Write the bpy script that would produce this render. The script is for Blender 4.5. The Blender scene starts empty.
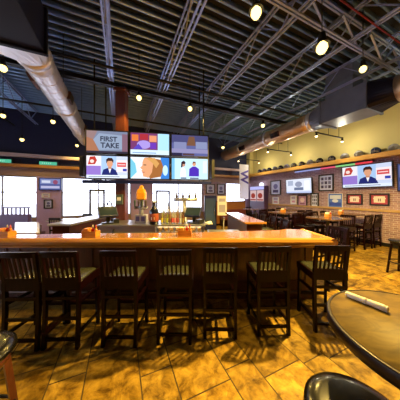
import bpy, bmesh, math, random
from mathutils import Vector, Matrix
random.seed(7)
PI = math.pi
SC = bpy.context.scene
COL = SC.collection

# ------------------------------------------------------------------ places
F = 181.0                 # focal length in pixels of a 400 px frame
HOR = 196.0               # row of the horizon
EYE = 1.72                # eye height
YAW = math.atan(80.0 / F) # the room's long axis against the view axis
CA, SA = math.cos(YAW), math.sin(YAW)
XW = 8.3                  # brick wall
YB = 10.1                 # window wall
XL, YF = -9.6, -3.2       # the two walls out of sight
ZC = 5.32                 # underside of the roof deck
BZ = -YAW                 # heading of the bar and everything set square to it

def P(x, d, z=0.0):       # metres to the side / ahead of the eye -> world
    return Vector((x * CA + d * SA, -x * SA + d * CA, z))

def ray(px):
    t = (px - 200.0) / F
    return t * CA + SA, -t * SA + CA

def onx(px, x=XW):        # where a sight line meets a plane of constant x: (y, distance)
    rx, ry = ray(px)
    d = x / rx
    return ry * d, d

def ony(px, y=YB):
    rx, ry = ray(px)
    d = y / ry
    return rx * d, d

def hz(py, d):
    return EYE + (HOR - py) / F * d

# ------------------------------------------------------------------ materials
def nm(name):
    m = bpy.data.materials.new(name)
    m.use_nodes = True
    nt = m.node_tree
    return m, nt, nt.nodes['Principled BSDF']

def mat(name, col, rough=0.5, metal=0.0, var=0.12, scale=6.0, bump=0.0, coat=0.0, stretch=None, spec=0.5):
    m, nt, b = nm(name)
    N, L = nt.nodes, nt.links
    tc = N.new('ShaderNodeTexCoord')
    mp = N.new('ShaderNodeMapping')
    if stretch: mp.inputs['Scale'].default_value = stretch
    no = N.new('ShaderNodeTexNoise')
    no.inputs['Scale'].default_value = scale
    no.inputs['Detail'].default_value = 5
    L.new(tc.outputs['Object'], mp.inputs['Vector'])
    L.new(mp.outputs['Vector'], no.inputs['Vector'])
    mx = N.new('ShaderNodeMix'); mx.data_type = 'RGBA'
    mx.inputs[6].default_value = [c * (1 - var) for c in col] + [1]
    mx.inputs[7].default_value = [min(1, c * (1 + var)) for c in col] + [1]
    L.new(no.outputs['Fac'], mx.inputs['Factor'])
    L.new(mx.outputs[2], b.inputs['Base Color'])
    b.inputs['Roughness'].default_value = rough
    b.inputs['Metallic'].default_value = metal
    b.inputs['Coat Weight'].default_value = coat
    b.inputs['Coat Roughness'].default_value = 0.12
    b.inputs['Specular IOR Level'].default_value = spec
    if bump:
        bp = N.new('ShaderNodeBump'); bp.inputs['Strength'].default_value = bump
        bp.inputs['Distance'].default_value = 0.01
        L.new(no.outputs['Fac'], bp.inputs['Height'])
        L.new(bp.outputs['Normal'], b.inputs['Normal'])
    return m

def wood(name, c1, c2, rough=0.3, coat=0.5, scale=3.0, stretch=(1, 14, 14), spec=0.5):
    m, nt, b = nm(name)
    N, L = nt.nodes, nt.links
    tc = N.new('ShaderNodeTexCoord'); mp = N.new('ShaderNodeMapping')
    mp.inputs['Scale'].default_value = stretch
    no = N.new('ShaderNodeTexNoise'); no.inputs['Scale'].default_value = scale
    no.inputs['Detail'].default_value = 6; no.inputs['Distortion'].default_value = 0.6
    L.new(tc.outputs['Object'], mp.inputs['Vector']); L.new(mp.outputs['Vector'], no.inputs['Vector'])
    cr = N.new('ShaderNodeValToRGB')
    cr.color_ramp.elements[0].position = 0.35; cr.color_ramp.elements[0].color = list(c1) + [1]
    cr.color_ramp.elements[1].position = 0.68; cr.color_ramp.elements[1].color = list(c2) + [1]
    L.new(no.outputs['Fac'], cr.inputs['Fac']); L.new(cr.outputs['Color'], b.inputs['Base Color'])
    b.inputs['Roughness'].default_value = rough
    b.inputs['Coat Weight'].default_value = coat; b.inputs['Coat Roughness'].default_value = 0.08
    b.inputs['Specular IOR Level'].default_value = spec
    return m

_em = {}
def emit(col, s=1.0):
    k = (tuple(round(c, 3) for c in col), s)
    if k not in _em:
        m = bpy.data.materials.new('lit_%d' % len(_em)); m.use_nodes = True
        nt = m.node_tree; nt.nodes.clear()
        e = nt.nodes.new('ShaderNodeEmission'); o = nt.nodes.new('ShaderNodeOutputMaterial')
        e.inputs[0].default_value = list(col) + [1]; e.inputs[1].default_value = s
        nt.links.new(e.outputs[0], o.inputs[0]); _em[k] = m
    return _em[k]

def srgb(r, g, b):
    f = lambda c: (c / 255 / 12.92) if c / 255 <= .04045 else ((c / 255 + .055) / 1.055) ** 2.4
    return (f(r), f(g), f(b))

def flat(r, g, b, rough=0.5):
    return mat('paint_%d_%d_%d' % (r, g, b), srgb(r, g, b), rough, var=0.05)

def brick_mat():
    m, nt, b = nm('brick_lavender_light'); N, L = nt.nodes, nt.links
    tc = N.new('ShaderNodeTexCoord'); mp = N.new('ShaderNodeMapping')
    sp = N.new('ShaderNodeSeparateXYZ'); ad = N.new('ShaderNodeMath'); ad.operation = 'ADD'
    cb = N.new('ShaderNodeCombineXYZ')
    L.new(tc.outputs['Object'], sp.inputs[0])
    L.new(sp.outputs['X'], ad.inputs[0]); L.new(sp.outputs['Y'], ad.inputs[1])
    L.new(ad.outputs[0], cb.inputs['X']); L.new(sp.outputs['Z'], cb.inputs['Y'])
    br = N.new('ShaderNodeTexBrick')
    br.inputs['Color1'].default_value = (0.37, 0.235, 0.31, 1)  # bricks and mortar carry the lavender daylight in their colours
    br.inputs['Color2'].default_value = (0.27, 0.165, 0.23, 1)
    br.inputs['Mortar'].default_value = (0.54, 0.50, 0.64, 1)
    br.inputs['Scale'].default_value = 1.0
    br.inputs['Brick Width'].default_value = 0.20; br.inputs['Row Height'].default_value = 0.068
    br.inputs['Mortar Size'].default_value = 0.006
    L.new(cb.outputs[0], br.inputs['Vector'])
    no = N.new('ShaderNodeTexNoise'); no.inputs['Scale'].default_value = 9; no.inputs['Detail'].default_value = 4
    L.new(tc.outputs['Object'], no.inputs['Vector'])
    mx = N.new('ShaderNodeMix'); mx.data_type = 'RGBA'; mx.blend_type = 'OVERLAY'
    mx.inputs['Factor'].default_value = 0.45
    L.new(br.outputs['Color'], mx.inputs[6]); L.new(no.outputs['Fac'], mx.inputs[7])
    L.new(mx.outputs[2], b.inputs['Base Color']); b.inputs['Roughness'].default_value = 0.8
    bp = N.new('ShaderNodeBump'); bp.inputs['Strength'].default_value = 0.4; bp.inputs['Distance'].default_value = 0.01
    bp.invert = True
    L.new(br.outputs['Fac'], bp.inputs['Height']); L.new(bp.outputs['Normal'], b.inputs['Normal'])
    return m

def slate_mat():
    m, nt, b = nm('slate_tile'); N, L = nt.nodes, nt.links
    tc = N.new('ShaderNodeTexCoord')
    at = N.new('ShaderNodeAttribute'); at.attribute_name = 'tint'
    n1 = N.new('ShaderNodeTexNoise'); n1.inputs['Scale'].default_value = 6.5; n1.inputs['Detail'].default_value = 8
    n1.inputs['Roughness'].default_value = 0.68; n1.inputs['Distortion'].default_value = 0.4
    L.new(tc.outputs['Object'], n1.inputs['Vector'])
    cr = N.new('ShaderNodeValToRGB')
    e = cr.color_ramp.elements
    e[0].position = 0.36; e[0].color = (0.12, 0.062, 0.008, 1)
    e[1].position = 0.64; e[1].color = (0.58, 0.37, 0.062, 1)
    k = e.new(0.5); k.color = (0.36, 0.215, 0.030, 1)
    L.new(n1.outputs['Fac'], cr.inputs['Fac'])
    mx = N.new('ShaderNodeMix'); mx.data_type = 'RGBA'; mx.blend_type = 'MULTIPLY'
    mx.inputs['Factor'].default_value = 1.0
    L.new(cr.outputs['Color'], mx.inputs[6]); L.new(at.outputs['Color'], mx.inputs[7])
    L.new(mx.outputs[2], b.inputs['Base Color'])
    rr = N.new('ShaderNodeMapRange')
    b.inputs['Specular IOR Level'].default_value = 0.22
    rr.inputs['To Min'].default_value = 0.3; rr.inputs['To Max'].default_value = 0.55
    L.new(n1.outputs['Fac'], rr.inputs['Value']); L.new(rr.outputs[0], b.inputs['Roughness'])
    bp = N.new('ShaderNodeBump'); bp.inputs['Strength'].default_value = 0.8; bp.inputs['Distance'].default_value = 0.015
    L.new(n1.outputs['Fac'], bp.inputs['Height']); L.new(bp.outputs['Normal'], b.inputs['Normal'])
    return m

def glass_mat():
    m = bpy.data.materials.new('window_glass'); m.use_nodes = True
    nt = m.node_tree; N, L = nt.nodes, nt.links; N.clear()
    t = N.new('ShaderNodeBsdfTransparent'); t.inputs[0].default_value = (0.95, 0.97, 1, 1)
    g = N.new('ShaderNodeBsdfGlossy'); g.inputs['Roughness'].default_value = 0.02
    fr = N.new('ShaderNodeFresnel'); fr.inputs[0].default_value = 1.45
    mx = N.new('ShaderNodeMixShader'); o = N.new('ShaderNodeOutputMaterial')
    L.new(fr.outputs[0], mx.inputs[0]); L.new(t.outputs[0], mx.inputs[1]); L.new(g.outputs[0], mx.inputs[2])
    L.new(mx.outputs[0], o.inputs[0]); return m

def tinted(name, col):
    m, nt, b = nm(name)
    b.inputs['Base Color'].default_value = list(col) + [1]
    b.inputs['Roughness'].default_value = 0.06
    b.inputs['Transmission Weight'].default_value = 0.65
    b.inputs['IOR'].default_value = 1.45
    return m

M = dict(
    brick=brick_mat(), slate=slate_mat(), glass=glass_mat(),
    grout=mat('grout', (0.10, 0.062, 0.03), 0.8),
    yellow=mat('yellow_plaster', srgb(208, 192, 122), 0.7, var=0.10, scale=1.2, bump=0.15),
    ledge=wood('honey_wood', (0.62, 0.30, 0.05), (0.80, 0.44, 0.09), 0.35, 0.3, stretch=(14, 1, 14)),
    ledge2=wood('amber_wood', (0.42, 0.19, 0.05), (0.58, 0.29, 0.09), 0.4, 0.2),
    navy=mat('navy_paint', (0.016, 0.022, 0.075), 0.6),
    fascia=mat('brown_fascia', (0.33, 0.22, 0.19), 0.55),
    pillar=mat('pier_purple_cast', (0.46, 0.33, 0.60), 0.6, scale=12, bump=0.2),  # purple light cast painted into the backlit brick piers
    deck=mat('deck_gap_shade', (0.006, 0.007, 0.010), 0.7),  # black puts the shade between the ribs into the colour
    rib=mat('galvanised_rib_cool_light', (0.38, 0.58, 1.0), 0.30, 0.85, var=0.2, scale=3),  # cool light put into the rib colour, offsetting warm floor bounce
    joist=mat('joist_cool_light', (0.40, 0.52, 0.98), 0.35, 0.6, var=0.2),  # the same cool light tinted into the joists
    blacksteel=mat('black_steel', (0.012, 0.012, 0.016), 0.4, 0.3),
    duct=mat('galvanised_duct', (0.88, 0.87, 0.90), 0.36, 0.7, var=0.12, scale=5),
    ductwarm=mat('duct_sheet_warm_reflection', (0.86, 0.62, 0.38), 0.34, 0.9, var=0.15, scale=4),  # warm reflections painted into galvanised sheet
    ductgrey=mat('dull_duct_sheet', (0.18, 0.22, 0.31), 0.42, 0.5, var=0.3, scale=4),
    ductblack=mat('black_duct_sheet', (0.004, 0.004, 0.018), 0.45, 0.0, spec=.25),
    register=mat('rust_register', (0.09, 0.03, 0.02), 0.5),
    bartop=wood('bar_top_wood', (0.40, 0.165, 0.03), (0.55, 0.255, 0.05), 0.2, 1.0, 2.2, (1.0, 10, 10)),
    maroon=wood('maroon_bar_front', (0.045, 0.010, 0.008), (0.085, 0.018, 0.012), 0.35, 0.3, 3, (10, 10, 1)),
    espresso=wood('espresso_wood', (0.004, 0.001, 0.0012), (0.013, 0.002, 0.003), 0.3, 0.08, 4, (10, 10, 1), .15),
    redwood=wood('red_brown_wood', (0.09, 0.022, 0.012), (0.15, 0.04, 0.02), 0.35, 0.3, 4, (10, 10, 1)),
    vinyl=mat('black_vinyl', (0.006, 0.0055, 0.006), 0.22, coat=0.3, var=0.2, scale=30),
    tanvinyl=mat('olive_tan_vinyl', (0.04, 0.043, 0.028), 0.25, coat=0.2, var=0.1, scale=20),
    tabletop=wood('table_wood', (0.085, 0.052, 0.008), (0.17, 0.108, 0.016), 0.5, 0.0, 2.5, (4, 7, 4), .16),
    steel=mat('brushed_steel', (0.55, 0.56, 0.60), 0.3, 0.85, var=0.08, stretch=(1, 1, 20)),
    chrome=mat('chrome', (0.8, 0.8, 0.82), 0.12, 1.0, var=0.02),
    black=mat('black_plastic', (0.012, 0.012, 0.014), 0.35, var=0.2),
    darkblue=mat('dark_blue_plastic', (0.010, 0.016, 0.10), 0.3, var=0.2),
    white=mat('white_cloth', (0.82, 0.80, 0.78), 0.8, var=0.06, scale=40, bump=0.3),
    paper=mat('white_print', (0.80, 0.79, 0.80), 0.6, var=0.04),
    amberbox=wood('amber_caddy_wood', (0.50, 0.19, 0.02), (0.72, 0.32, 0.04), 0.4, 0.2, 6, (1, 8, 8)),
    plum=mat('plum_vinyl', (0.14, 0.09, 0.25), 0.4, coat=0.2),
    redvinyl=mat('red_vinyl', (0.17, 0.035, 0.03), 0.4, coat=0.2),
)

# ------------------------------------------------------------------ mesh helpers
def box(bm, x0, x1, y0, y1, z0, z1, mi=0):
    v = [bm.verts.new(c) for c in ((x0, y0, z0), (x1, y0, z0), (x1, y1, z0), (x0, y1, z0),
                                   (x0, y0, z1), (x1, y0, z1), (x1, y1, z1), (x0, y1, z1))]
    for f in ((3, 2, 1, 0), (4, 5, 6, 7), (0, 1, 5, 4), (1, 2, 6, 5), (2, 3, 7, 6), (3, 0, 4, 7)):
        bm.faces.new([v[i] for i in f]).material_index = mi

def loft(bm, rings, mi=0, caps=True, smooth=True):
    R = [[bm.verts.new(c) for c in r] for r in rings]
    n = len(R[0])
    for a, b in zip(R, R[1:]):
        for i in range(n):
            f = bm.faces.new((a[i], a[(i + 1) % n], b[(i + 1) % n], b[i])); f.material_index = mi; f.smooth = smooth
    if caps:
        bm.faces.new(R[0][::-1]).material_index = mi
        bm.faces.new(R[-1]).material_index = mi

def tube(bm, pts, r, n=10, mi=0, rs=None):
    pts = [Vector(p) for p in pts]
    rings = []
    for i, p in enumerate(pts):
        d = (pts[min(i + 1, len(pts) - 1)] - pts[max(i - 1, 0)]).normalized()
        u = d.orthogonal() if i == 0 else (u - d * u.dot(d))
        u.normalize(); w = d.cross(u)
        rr = rs[i] if rs else r
        rings.append([p + u * (rr * math.cos(2 * PI * k / n)) + w * (rr * math.sin(2 * PI * k / n)) for k in range(n)])
    loft(bm, rings, mi)

def bar(bm, p0, p1, w, h, mi=0):          # a square-section bar between two points
    p0, p1 = Vector(p0), Vector(p1)
    d = (p1 - p0).normalized()
    s = d.cross(Vector((0, 0, 1)))
    if s.length < 1e-3: s = Vector((1, 0, 0))
    s.normalize(); t = s.cross(d)
    rings = [[p + s * (a * w / 2) + t * (b * h / 2) for a, b in ((-1, -1), (1, -1), (1, 1), (-1, 1))] for p in (p0, p1)]
    loft(bm, rings, mi, smooth=False)

def lathe(bm, prof, c=(0, 0, 0), n=20, mi=0):
    rings = [[(c[0] + max(r, .0004) * math.cos(2 * PI * k / n), c[1] + max(r, .0004) * math.sin(2 * PI * k / n), c[2] + z) for k in range(n)] for r, z in prof]
    loft(bm, rings, mi)

def prism(bm, poly, z0, z1, mi=0, smooth=False):
    loft(bm, [[(x, y, z0) for x, y in poly], [(x, y, z1) for x, y in poly]], mi, smooth=smooth)

def rrect(w, d, r, n=5, cx=0, cy=0):
    out = []
    for sx, sy, a0 in ((1, 1, 0), (-1, 1, PI / 2), (-1, -1, PI), (1, -1, 1.5 * PI)):
        for k in range(n + 1):
            a = a0 + PI / 2 * k / n
            out.append((cx + sx * (w / 2 - r) + r * math.cos(a), cy + sy * (d / 2 - r) + r * math.sin(a)))
    return out

def obj(name, bm, mats, parent=None, bevel=0, smooth=False, loc=None, rz=0):
    if bevel:
        bmesh.ops.bevel(bm, geom=list(bm.edges), offset=bevel, segments=2, profile=0.5, affect='EDGES', clamp_overlap=True)
    bmesh.ops.recalc_face_normals(bm, faces=list(bm.faces))
    me = bpy.data.meshes.new(name); bm.to_mesh(me); bm.free()
    for m in (mats if isinstance(mats, (list, tuple)) else [mats]): me.materials.append(m)
    if smooth:
        for p in me.polygons: p.use_smooth = True
    o = bpy.data.objects.new(name, me); COL.objects.link(o)
    if parent: o.parent = parent
    if loc is not None: o.location = loc
    if rz: o.rotation_euler = (0, 0, rz)
    return o

def tag(o, label, cat, group=None, kind=None):
    o['label'] = label; o['category'] = cat
    if group: o['group'] = group
    if kind: o['kind'] = kind
    return o

def thing(name, label, cat, loc=(0, 0, 0), rz=0, group=None):
    o = bpy.data.objects.new(name, None); COL.objects.link(o)
    o.location = loc; o.rotation_euler = (0, 0, rz)
    return tag(o, label, cat, group)

def struct(name, bm, m, bevel=0, label=None, cat=None):
    o = obj(name, bm, m, bevel=bevel); o['kind'] = 'structure'
    if label: o['label'] = label
    if cat: o['category'] = cat
    return o

def dup(root, loc, rz, label, group=None):
    r = root.copy(); COL.objects.link(r); r.location = loc; r.rotation_euler = (0, 0, rz); r['label'] = label
    if group: r['group'] = group
    for ch in list(root.children):
        c = ch.copy(); COL.objects.link(c); c.parent = r
        for g in list(ch.children):
            d = g.copy(); COL.objects.link(d); d.parent = c
    return r

def lettering(txt, size, m, parent, loc, rot=(PI / 2, 0, 0), extrude=0.002, name='lettering'):
    cu = bpy.data.curves.new(name, 'FONT'); cu.body = txt; cu.size = size
    cu.align_x = 'CENTER'; cu.align_y = 'CENTER'; cu.extrude = extrude; cu.offset = size * .03
    cu.materials.append(m)
    tmp = bpy.data.objects.new('tmp', cu); me = bpy.data.meshes.new_from_object(tmp); bpy.data.objects.remove(tmp)
    o = bpy.data.objects.new(name, me); COL.objects.link(o); o.parent = parent
    o.location = loc; o.rotation_euler = rot
    return o

B = bmesh.new

# ------------------------------------------------------------------ setting
def floor():
    bm = B()
    box(bm, XL, XW, YF, YB, -0.06, -0.004, 1)
    tl = bm.faces.layers.float_color.new('tintf') if False else None
    cols = []
    x = XL; k = 0; quads = []
    widths = (0.475, 0.30)
    while x < XW:
        w = widths[k % 2]; ln = 0.62 if k % 2 == 0 else 0.475
        y = YF - (0.37 * k) % ln
        while y < YB:
            quads.append((max(x, XL), min(x + w, XW), max(y, YF), min(y + ln, YB)))
            y += ln
        x += w; k += 1
    g = 0.006
    for a, b, c, d in quads:
        if b - a < .03 or d - c < .03: continue
        f = bm.faces.new([bm.verts.new(p) for p in ((a + g, c + g, 0), (b - g, c + g, 0), (b - g, d - g, 0), (a + g, d - g, 0))])
        f.material_index = 0
    me_t = []
    rr = random.Random(3)
    for f in bm.faces:
        s = 0.66 + 0.62 * rr.random(); h = rr.random()
        me_t.append((s * (1.0), s * (0.94 + .1 * h), s * (0.7 + .5 * h), 1))
    bmesh.ops.recalc_face_normals(bm, faces=[f for f in bm.faces if f.material_index == 1])
    me = bpy.data.meshes.new('floor'); bm.to_mesh(me); bm.free()
    me.materials.append(M['slate']); me.materials.append(M['grout'])
    ca = me.color_attributes.new('tint', 'FLOAT_COLOR', 'CORNER')
    for p in me.polygons:
        for li in p.loop_indices: ca.data[li].color = me_t[p.index]
    o = bpy.data.objects.new('floor', me); COL.objects.link(o); o['kind'] = 'structure'
floor()

bm = B()                                                   # roof deck: flutes across the room, gap shade coloured black
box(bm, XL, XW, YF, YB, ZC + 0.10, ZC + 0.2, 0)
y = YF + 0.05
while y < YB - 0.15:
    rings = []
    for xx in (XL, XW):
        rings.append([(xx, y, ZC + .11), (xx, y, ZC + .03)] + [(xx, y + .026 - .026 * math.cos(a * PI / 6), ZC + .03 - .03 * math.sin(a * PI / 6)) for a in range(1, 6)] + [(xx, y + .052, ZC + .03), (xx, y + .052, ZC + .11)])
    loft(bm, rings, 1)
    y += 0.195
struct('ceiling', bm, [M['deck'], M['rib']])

bm = B(); box(bm, XW, XW + .2, YF, YB + .2, 0, 3.06); struct('wall_right', bm, M['brick'])
bm = B(); box(bm, XW + .02, XW + .2, YF, YB + .2, 3.06, ZC + .15); struct('wall_right_upper', bm, M['yellow'])
bm = B()
box(bm, XL - .2, XL, YF, YB + .2, 0, .75); box(bm, XL - .2, XL, YF, YB + .2, 2.9, ZC + .15); box(bm, XL - .2, XL, YF, -.45, .75, 2.9)
wl = [-.25 + k * 2.55 for k in range(5)]
for y in wl: box(bm, XL - .2, XL, y - .2, min(y + .2, YB + .2), .75, 2.9)
struct('wall_left', bm, M['fascia'])
bm = B(); box(bm, XL - .2, XW + .2, YF - .2, YF, 0, ZC + .15); struct('wall_front', bm, M['fascia'])

WZ0, WZ1 = 0.75, 2.58
px2x = lambda px: ony(px)[0]
spans = [(-9.0, px2x(37)), (px2x(61), px2x(131)), (px2x(152), px2x(203)), (px2x(226), px2x(246))]
bm = B(); box(bm, XL, XW, YB, YB + .2, 0, WZ0); box(bm, XL, XW, YB, YB + .2, WZ1, 3.05); struct('wall_back', bm, M['fascia'])
bm = B(); box(bm, XL, XW, YB, YB + .2, 3.05, ZC + .15); struct('wall_back_upper', bm, M['navy'])
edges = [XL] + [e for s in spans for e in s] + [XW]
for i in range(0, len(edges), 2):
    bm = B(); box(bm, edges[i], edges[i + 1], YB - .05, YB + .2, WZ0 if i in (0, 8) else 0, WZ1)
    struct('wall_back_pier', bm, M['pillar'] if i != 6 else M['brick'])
frame_m = mat('window_frame_paint', (0.33, 0.33, 0.38), 0.5)
for i, (a, b) in enumerate(spans):
    bm = B(); t = .05
    box(bm, a, b, YB + .06, YB + .14, WZ0, WZ0 + t); box(bm, a, b, YB + .06, YB + .14, WZ1 - t, WZ1)
    n = max(1, round((b - a) / 1.25))
    for k in range(n + 1):
        xx = a + (b - a - t) * k / n
        box(bm, xx, xx + t, YB + .06, YB + .14, WZ0 + t, WZ1 - t)
    box(bm, a, b, YB + .07, YB + .13, 1.86, 1.90)
    w = struct('window_%d' % (i + 1), bm, frame_m)
    bm = B(); box(bm, a + .01, b - .01, YB + .098, YB + .104, WZ0 + .01, WZ1 - .01); obj('pane', bm, M['glass'], w)
for i, (a, b) in enumerate(zip(wl, wl[1:])):               # the side wall's windows light the room
    bm = B(); a += .2; b -= .2
    for y0, y1, z0, z1 in ((a, b, .75, .80), (a, b, 2.85, 2.9), (a, a + .05, .8, 2.85), (b - .05, b, .8, 2.85), ((a + b) / 2 - .025, (a + b) / 2 + .025, .8, 2.85)): box(bm, XL - .14, XL - .06, y0, y1, z0, z1)
    w = struct('window_%d' % (i + 5), bm, frame_m)
    bm = B(); box(bm, XL - .104, XL - .098, a + .01, b - .01, .76, 2.89); obj('pane', bm, M['glass'], w)
for i, (l, r) in enumerate(((89, 105), (156, 170))):       # glazed doors set in the window wall
    a, b = px2x(l), px2x(r); bm = B(); yy = YB - .01
    box(bm, a, a + .09, yy, yy + .06, .02, 2.05); box(bm, b - .09, b, yy, yy + .06, .02, 2.05)
    box(bm, a, b, yy, yy + .06, 1.94, 2.05); box(bm, a, b, yy, yy + .06, .02, .3)
    d = struct('door_%d' % (i + 1), bm, mat('door_frame_paint', (0.16, 0.16, 0.2), 0.5))
    bm = B(); tube(bm, [(b - .13, yy - .05, .9), (b - .13, yy - .05, 1.3)], .015); obj('door_handle', bm, M['chrome'], d)

# ledges and rails
bm = B(); box(bm, XW - .30, XW, YF, YB, 3.02, 3.19); struct('trim_1', bm, M['ledge'], .01)
bm = B(); box(bm, XL, XW - .30, YB - .30, YB, 2.92, 3.05); struct('trim_2', bm, M['ledge2'], .01)
bm = B(); box(bm, XL, XW - .30, YB - .22, YB, 3.36, 3.50); struct('trim_3', bm, mat('pink_grey_cornice', (0.7, 0.55, 0.58), .6), .01)
bm = B(); box(bm, XW - .05, XW, YF, YB - .05, 1.17, 1.26); struct('trim_4', bm, mat('tan_rail', (0.42, 0.27, 0.13), .5), .008)
bm = B(); box(bm, XW - .03, XW, YF, YB - .05, 0, .12); struct('baseboard_right', bm, M['black'])
bm = B(); box(bm, XW - .34, XW - .02, YB - .34, YB, 3.19, ZC); struct('trim_lit_corner', bm, M['yellow'])  # added box standing in for the lit corner of the yellow wall

# ------------------------------------------------------------------ column, girders, joists
cx, cy = P(-2.11, 4.9)[:2]
t = thing('wooden_column', 'red brown wood-clad column rising behind the television cluster', 'column', (cx, cy, 0), BZ)
t['kind'] = 'thing'
bm = B(); box(bm, -.125, .125, -.125, .125, 0, 4.55); obj('shaft', bm, M['redwood'], t, .01)
bm = B(); box(bm, -.17, .17, -.17, .17, 4.50, 4.58); obj('cap', bm, M['redwood'], t, .008)
bm = B(); box(bm, -.09, .09, -.185, -.128, 1.50, 1.76); bx_ = obj('control_box', bm, mat('grey_green_box', (.08, .11, .11), .4), t, .01)
bm = B(); box(bm, -.05, .05, -.19, -.184, 1.6, 1.69); obj('label_plate', bm, M['paper'], bx_)

def girder(y, z0, z1, label, w=.07, h=.06, m='blacksteel'):
    t = thing('steel_girder', label, 'girder', (0, y, 0), 0, 'girders across the roof')
    t['kind'] = 'thing'
    x0, x1 = XL + .02, XW - .36
    for nme, z in (('bottom_chord', z0), ('top_chord', z1)):
        bm = B(); box(bm, x0, x1, -w, -.012, z, z + h); box(bm, x0, x1, .012, w, z, z + h); obj(nme, bm, M[m], t)
    bm = B(); n = int((x1 - x0) / .5); st = (x1 - x0) / n
    for k in range(n):
        a, b = (z0 + .05, z1 + .01) if k % 2 == 0 else (z1 + .01, z0 + .05)
        bar(bm, (x0 + k * st, 0, a), (x0 + (k + 1) * st, 0, b), .035, .035)
    obj('web_bracing', bm, M['joist'], t)
girder(5.34, 4.62, 4.66, 'shallow black steel girder crossing over the wooden column')
girder(2.08, 4.70, 5.22, 'black lattice girder crossing overhead by the grey duct drop', .04, .032, 'joist')

def joist(x, label):
    t = thing('roof_joist', label, 'joist', (x, 0, 0), 0, 'open web roof joists')
    y0, y1 = YF + .02, YB - .36
    z0, z1 = 4.72, 5.27
    for nme, z in (('bottom_chord', z0), ('top_chord', z1 - .01)):
        bm = B(); box(bm, -.055, -.022, y0, y1, z, z + .032); box(bm, .022, .055, y0, y1, z, z + .032); obj(nme, bm, M['joist'], t)
    bm = B(); n = int((y1 - y0) / .55); st = (y1 - y0) / n
    for k in range(n):
        a, b = (z0 + .03, z1 + .01) if k % 2 == 0 else (z1 + .01, z0 + .03)
        bar(bm, (0, y0 + k * st, a), (0, y0 + (k + 1) * st, b), .022, .022)
    obj('web_bracing', bm, M['joist'], t)
ORD = ['first', 'second', 'third', 'fourth', 'fifth', 'sixth', 'seventh', 'eighth', 'ninth', 'tenth', 'eleventh', 'twelfth', 'thirteenth', 'fourteenth', 'fifteenth']
for i, X0 in enumerate((7.7, 6.1, 4.5, 2.95, 1.28, -0.25, -1.95, -3.5, -5.1, -6.7, -8.3)):
    joist(X0 * CA, '%s grey open-web roof joist counted from the yellow wall' % ORD[i])

def pipe(p0, p1, r, label, m=None):
    bm = B(); tube(bm, [p0, p1], r, 10); tag(obj('sprinkler_pipe', bm, m or M['blacksteel']), label, 'pipe', 'black sprinkler pipes')
pipe((XL, 4.62, 4.66), (XW - .02, 4.62, 4.66), .032, 'thick black pipe crossing the roof in front of the column top')
pipe((XL, 7.4, 4.66), (XW - .02, 7.4, 4.66), .03, 'black pipe crossing the roof deep behind the televisions')
pipe((-3.9, YF, 4.57), (-3.9, YB - .4, 4.57), .03, 'thin black pipe running lengthwise outside the pale round duct')

pipe((2.6, 1.64, 4.68), (XW - .02, 1.64, 4.68), .012, 'thin red pipe crossing the roof beyond the grey duct drop', flat(120, 25, 45))

# ------------------------------------------------------------------ ducts
def round_duct(t, x, z, r, y0, y1, seam=.30, m='duct'):
    bm = B(); n = 28
    rings = []
    y = y0
    while y < y1 - .05:
        rings.append([(x + r * math.cos(2 * PI * k / n), y, z + r * math.sin(2 * PI * k / n)) for k in range(n)])
        loft(bm, [[(x + q * math.cos(2 * PI * k / n), yy, z + q * math.sin(2 * PI * k / n)) for k in range(n)] for yy, q in ((y, r - .01), (y, r + .005), (y + .014, r + .005), (y + .014, r - .01))], caps=False, smooth=False)
        y += seam
    rings.append([(x + r * math.cos(2 * PI * k / n), y1, z + r * math.sin(2 * PI * k / n)) for k in range(n)])
    loft(bm, rings); return obj('round_duct', bm, M[m], t)
def collar(t, x, z, r, y, w=.07):
    bm = B(); n = 28
    loft(bm, [[(x + q * math.cos(2 * PI * k / n), yy, z + q * math.sin(2 * PI * k / n)) for k in range(n)] for yy, q in ((y - w, r + .01), (y - w * .5, r + .03), (y + w * .5, r + .03), (y + w, r + .01))])
    obj('collar', bm, M['duct'], t)
def transition(t, rect, ry, x, z, r, y, m):
    x0, x1, z0, z1 = rect; n = 32; a = []; b = []
    for k in range(n):
        an = 2 * PI * k / n + PI / n; c, s = math.cos(an), math.sin(an)
        q = 1 / max(abs(c), abs(s))
        a.append(((x0 + x1) / 2 + c * q * (x1 - x0) / 2, ry, (z0 + z1) / 2 + s * q * (z1 - z0) / 2))
        b.append((x + r * c, y, z + r * s))
    bm = B(); loft(bm, [a, b], smooth=False); obj('transition', bm, m, t)
def reg(t, x, z, r, y, ang, l=.34, h=.2):                  # louvred outlet saddled on the round duct
    e = bpy.data.objects.new('air_register', None)
    bm = B()
    box(bm, -.0, .06, -l / 2, l / 2, -h / 2, h / 2)
    o = obj('air_register', bm, M['register'], t, .01, loc=(x + (r - .015) * math.cos(ang), y, z + (r - .015) * math.sin(ang)))
    bpy.data.objects.remove(e)
    o.rotation_euler = (0, -ang, 0)
    bm = B()
    for k in range(2): box(bm, .055, .066, -l / 2 + .03 + k * l / 2, -.02 + k * l / 2, -h / 2 + .03, h / 2 - .03)
    obj('louvre', bm, M['black'], o)
def hangers(t, x, z, r, ys):
    for y in ys:
        for s in (-1, 1):
            bm = B(); tube(bm, [(x + s * (r + .01), y, z), (x + s * (r + .01), y, ZC)], .006, 6); obj('hanger_rod', bm, M['blacksteel'], t)

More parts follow.
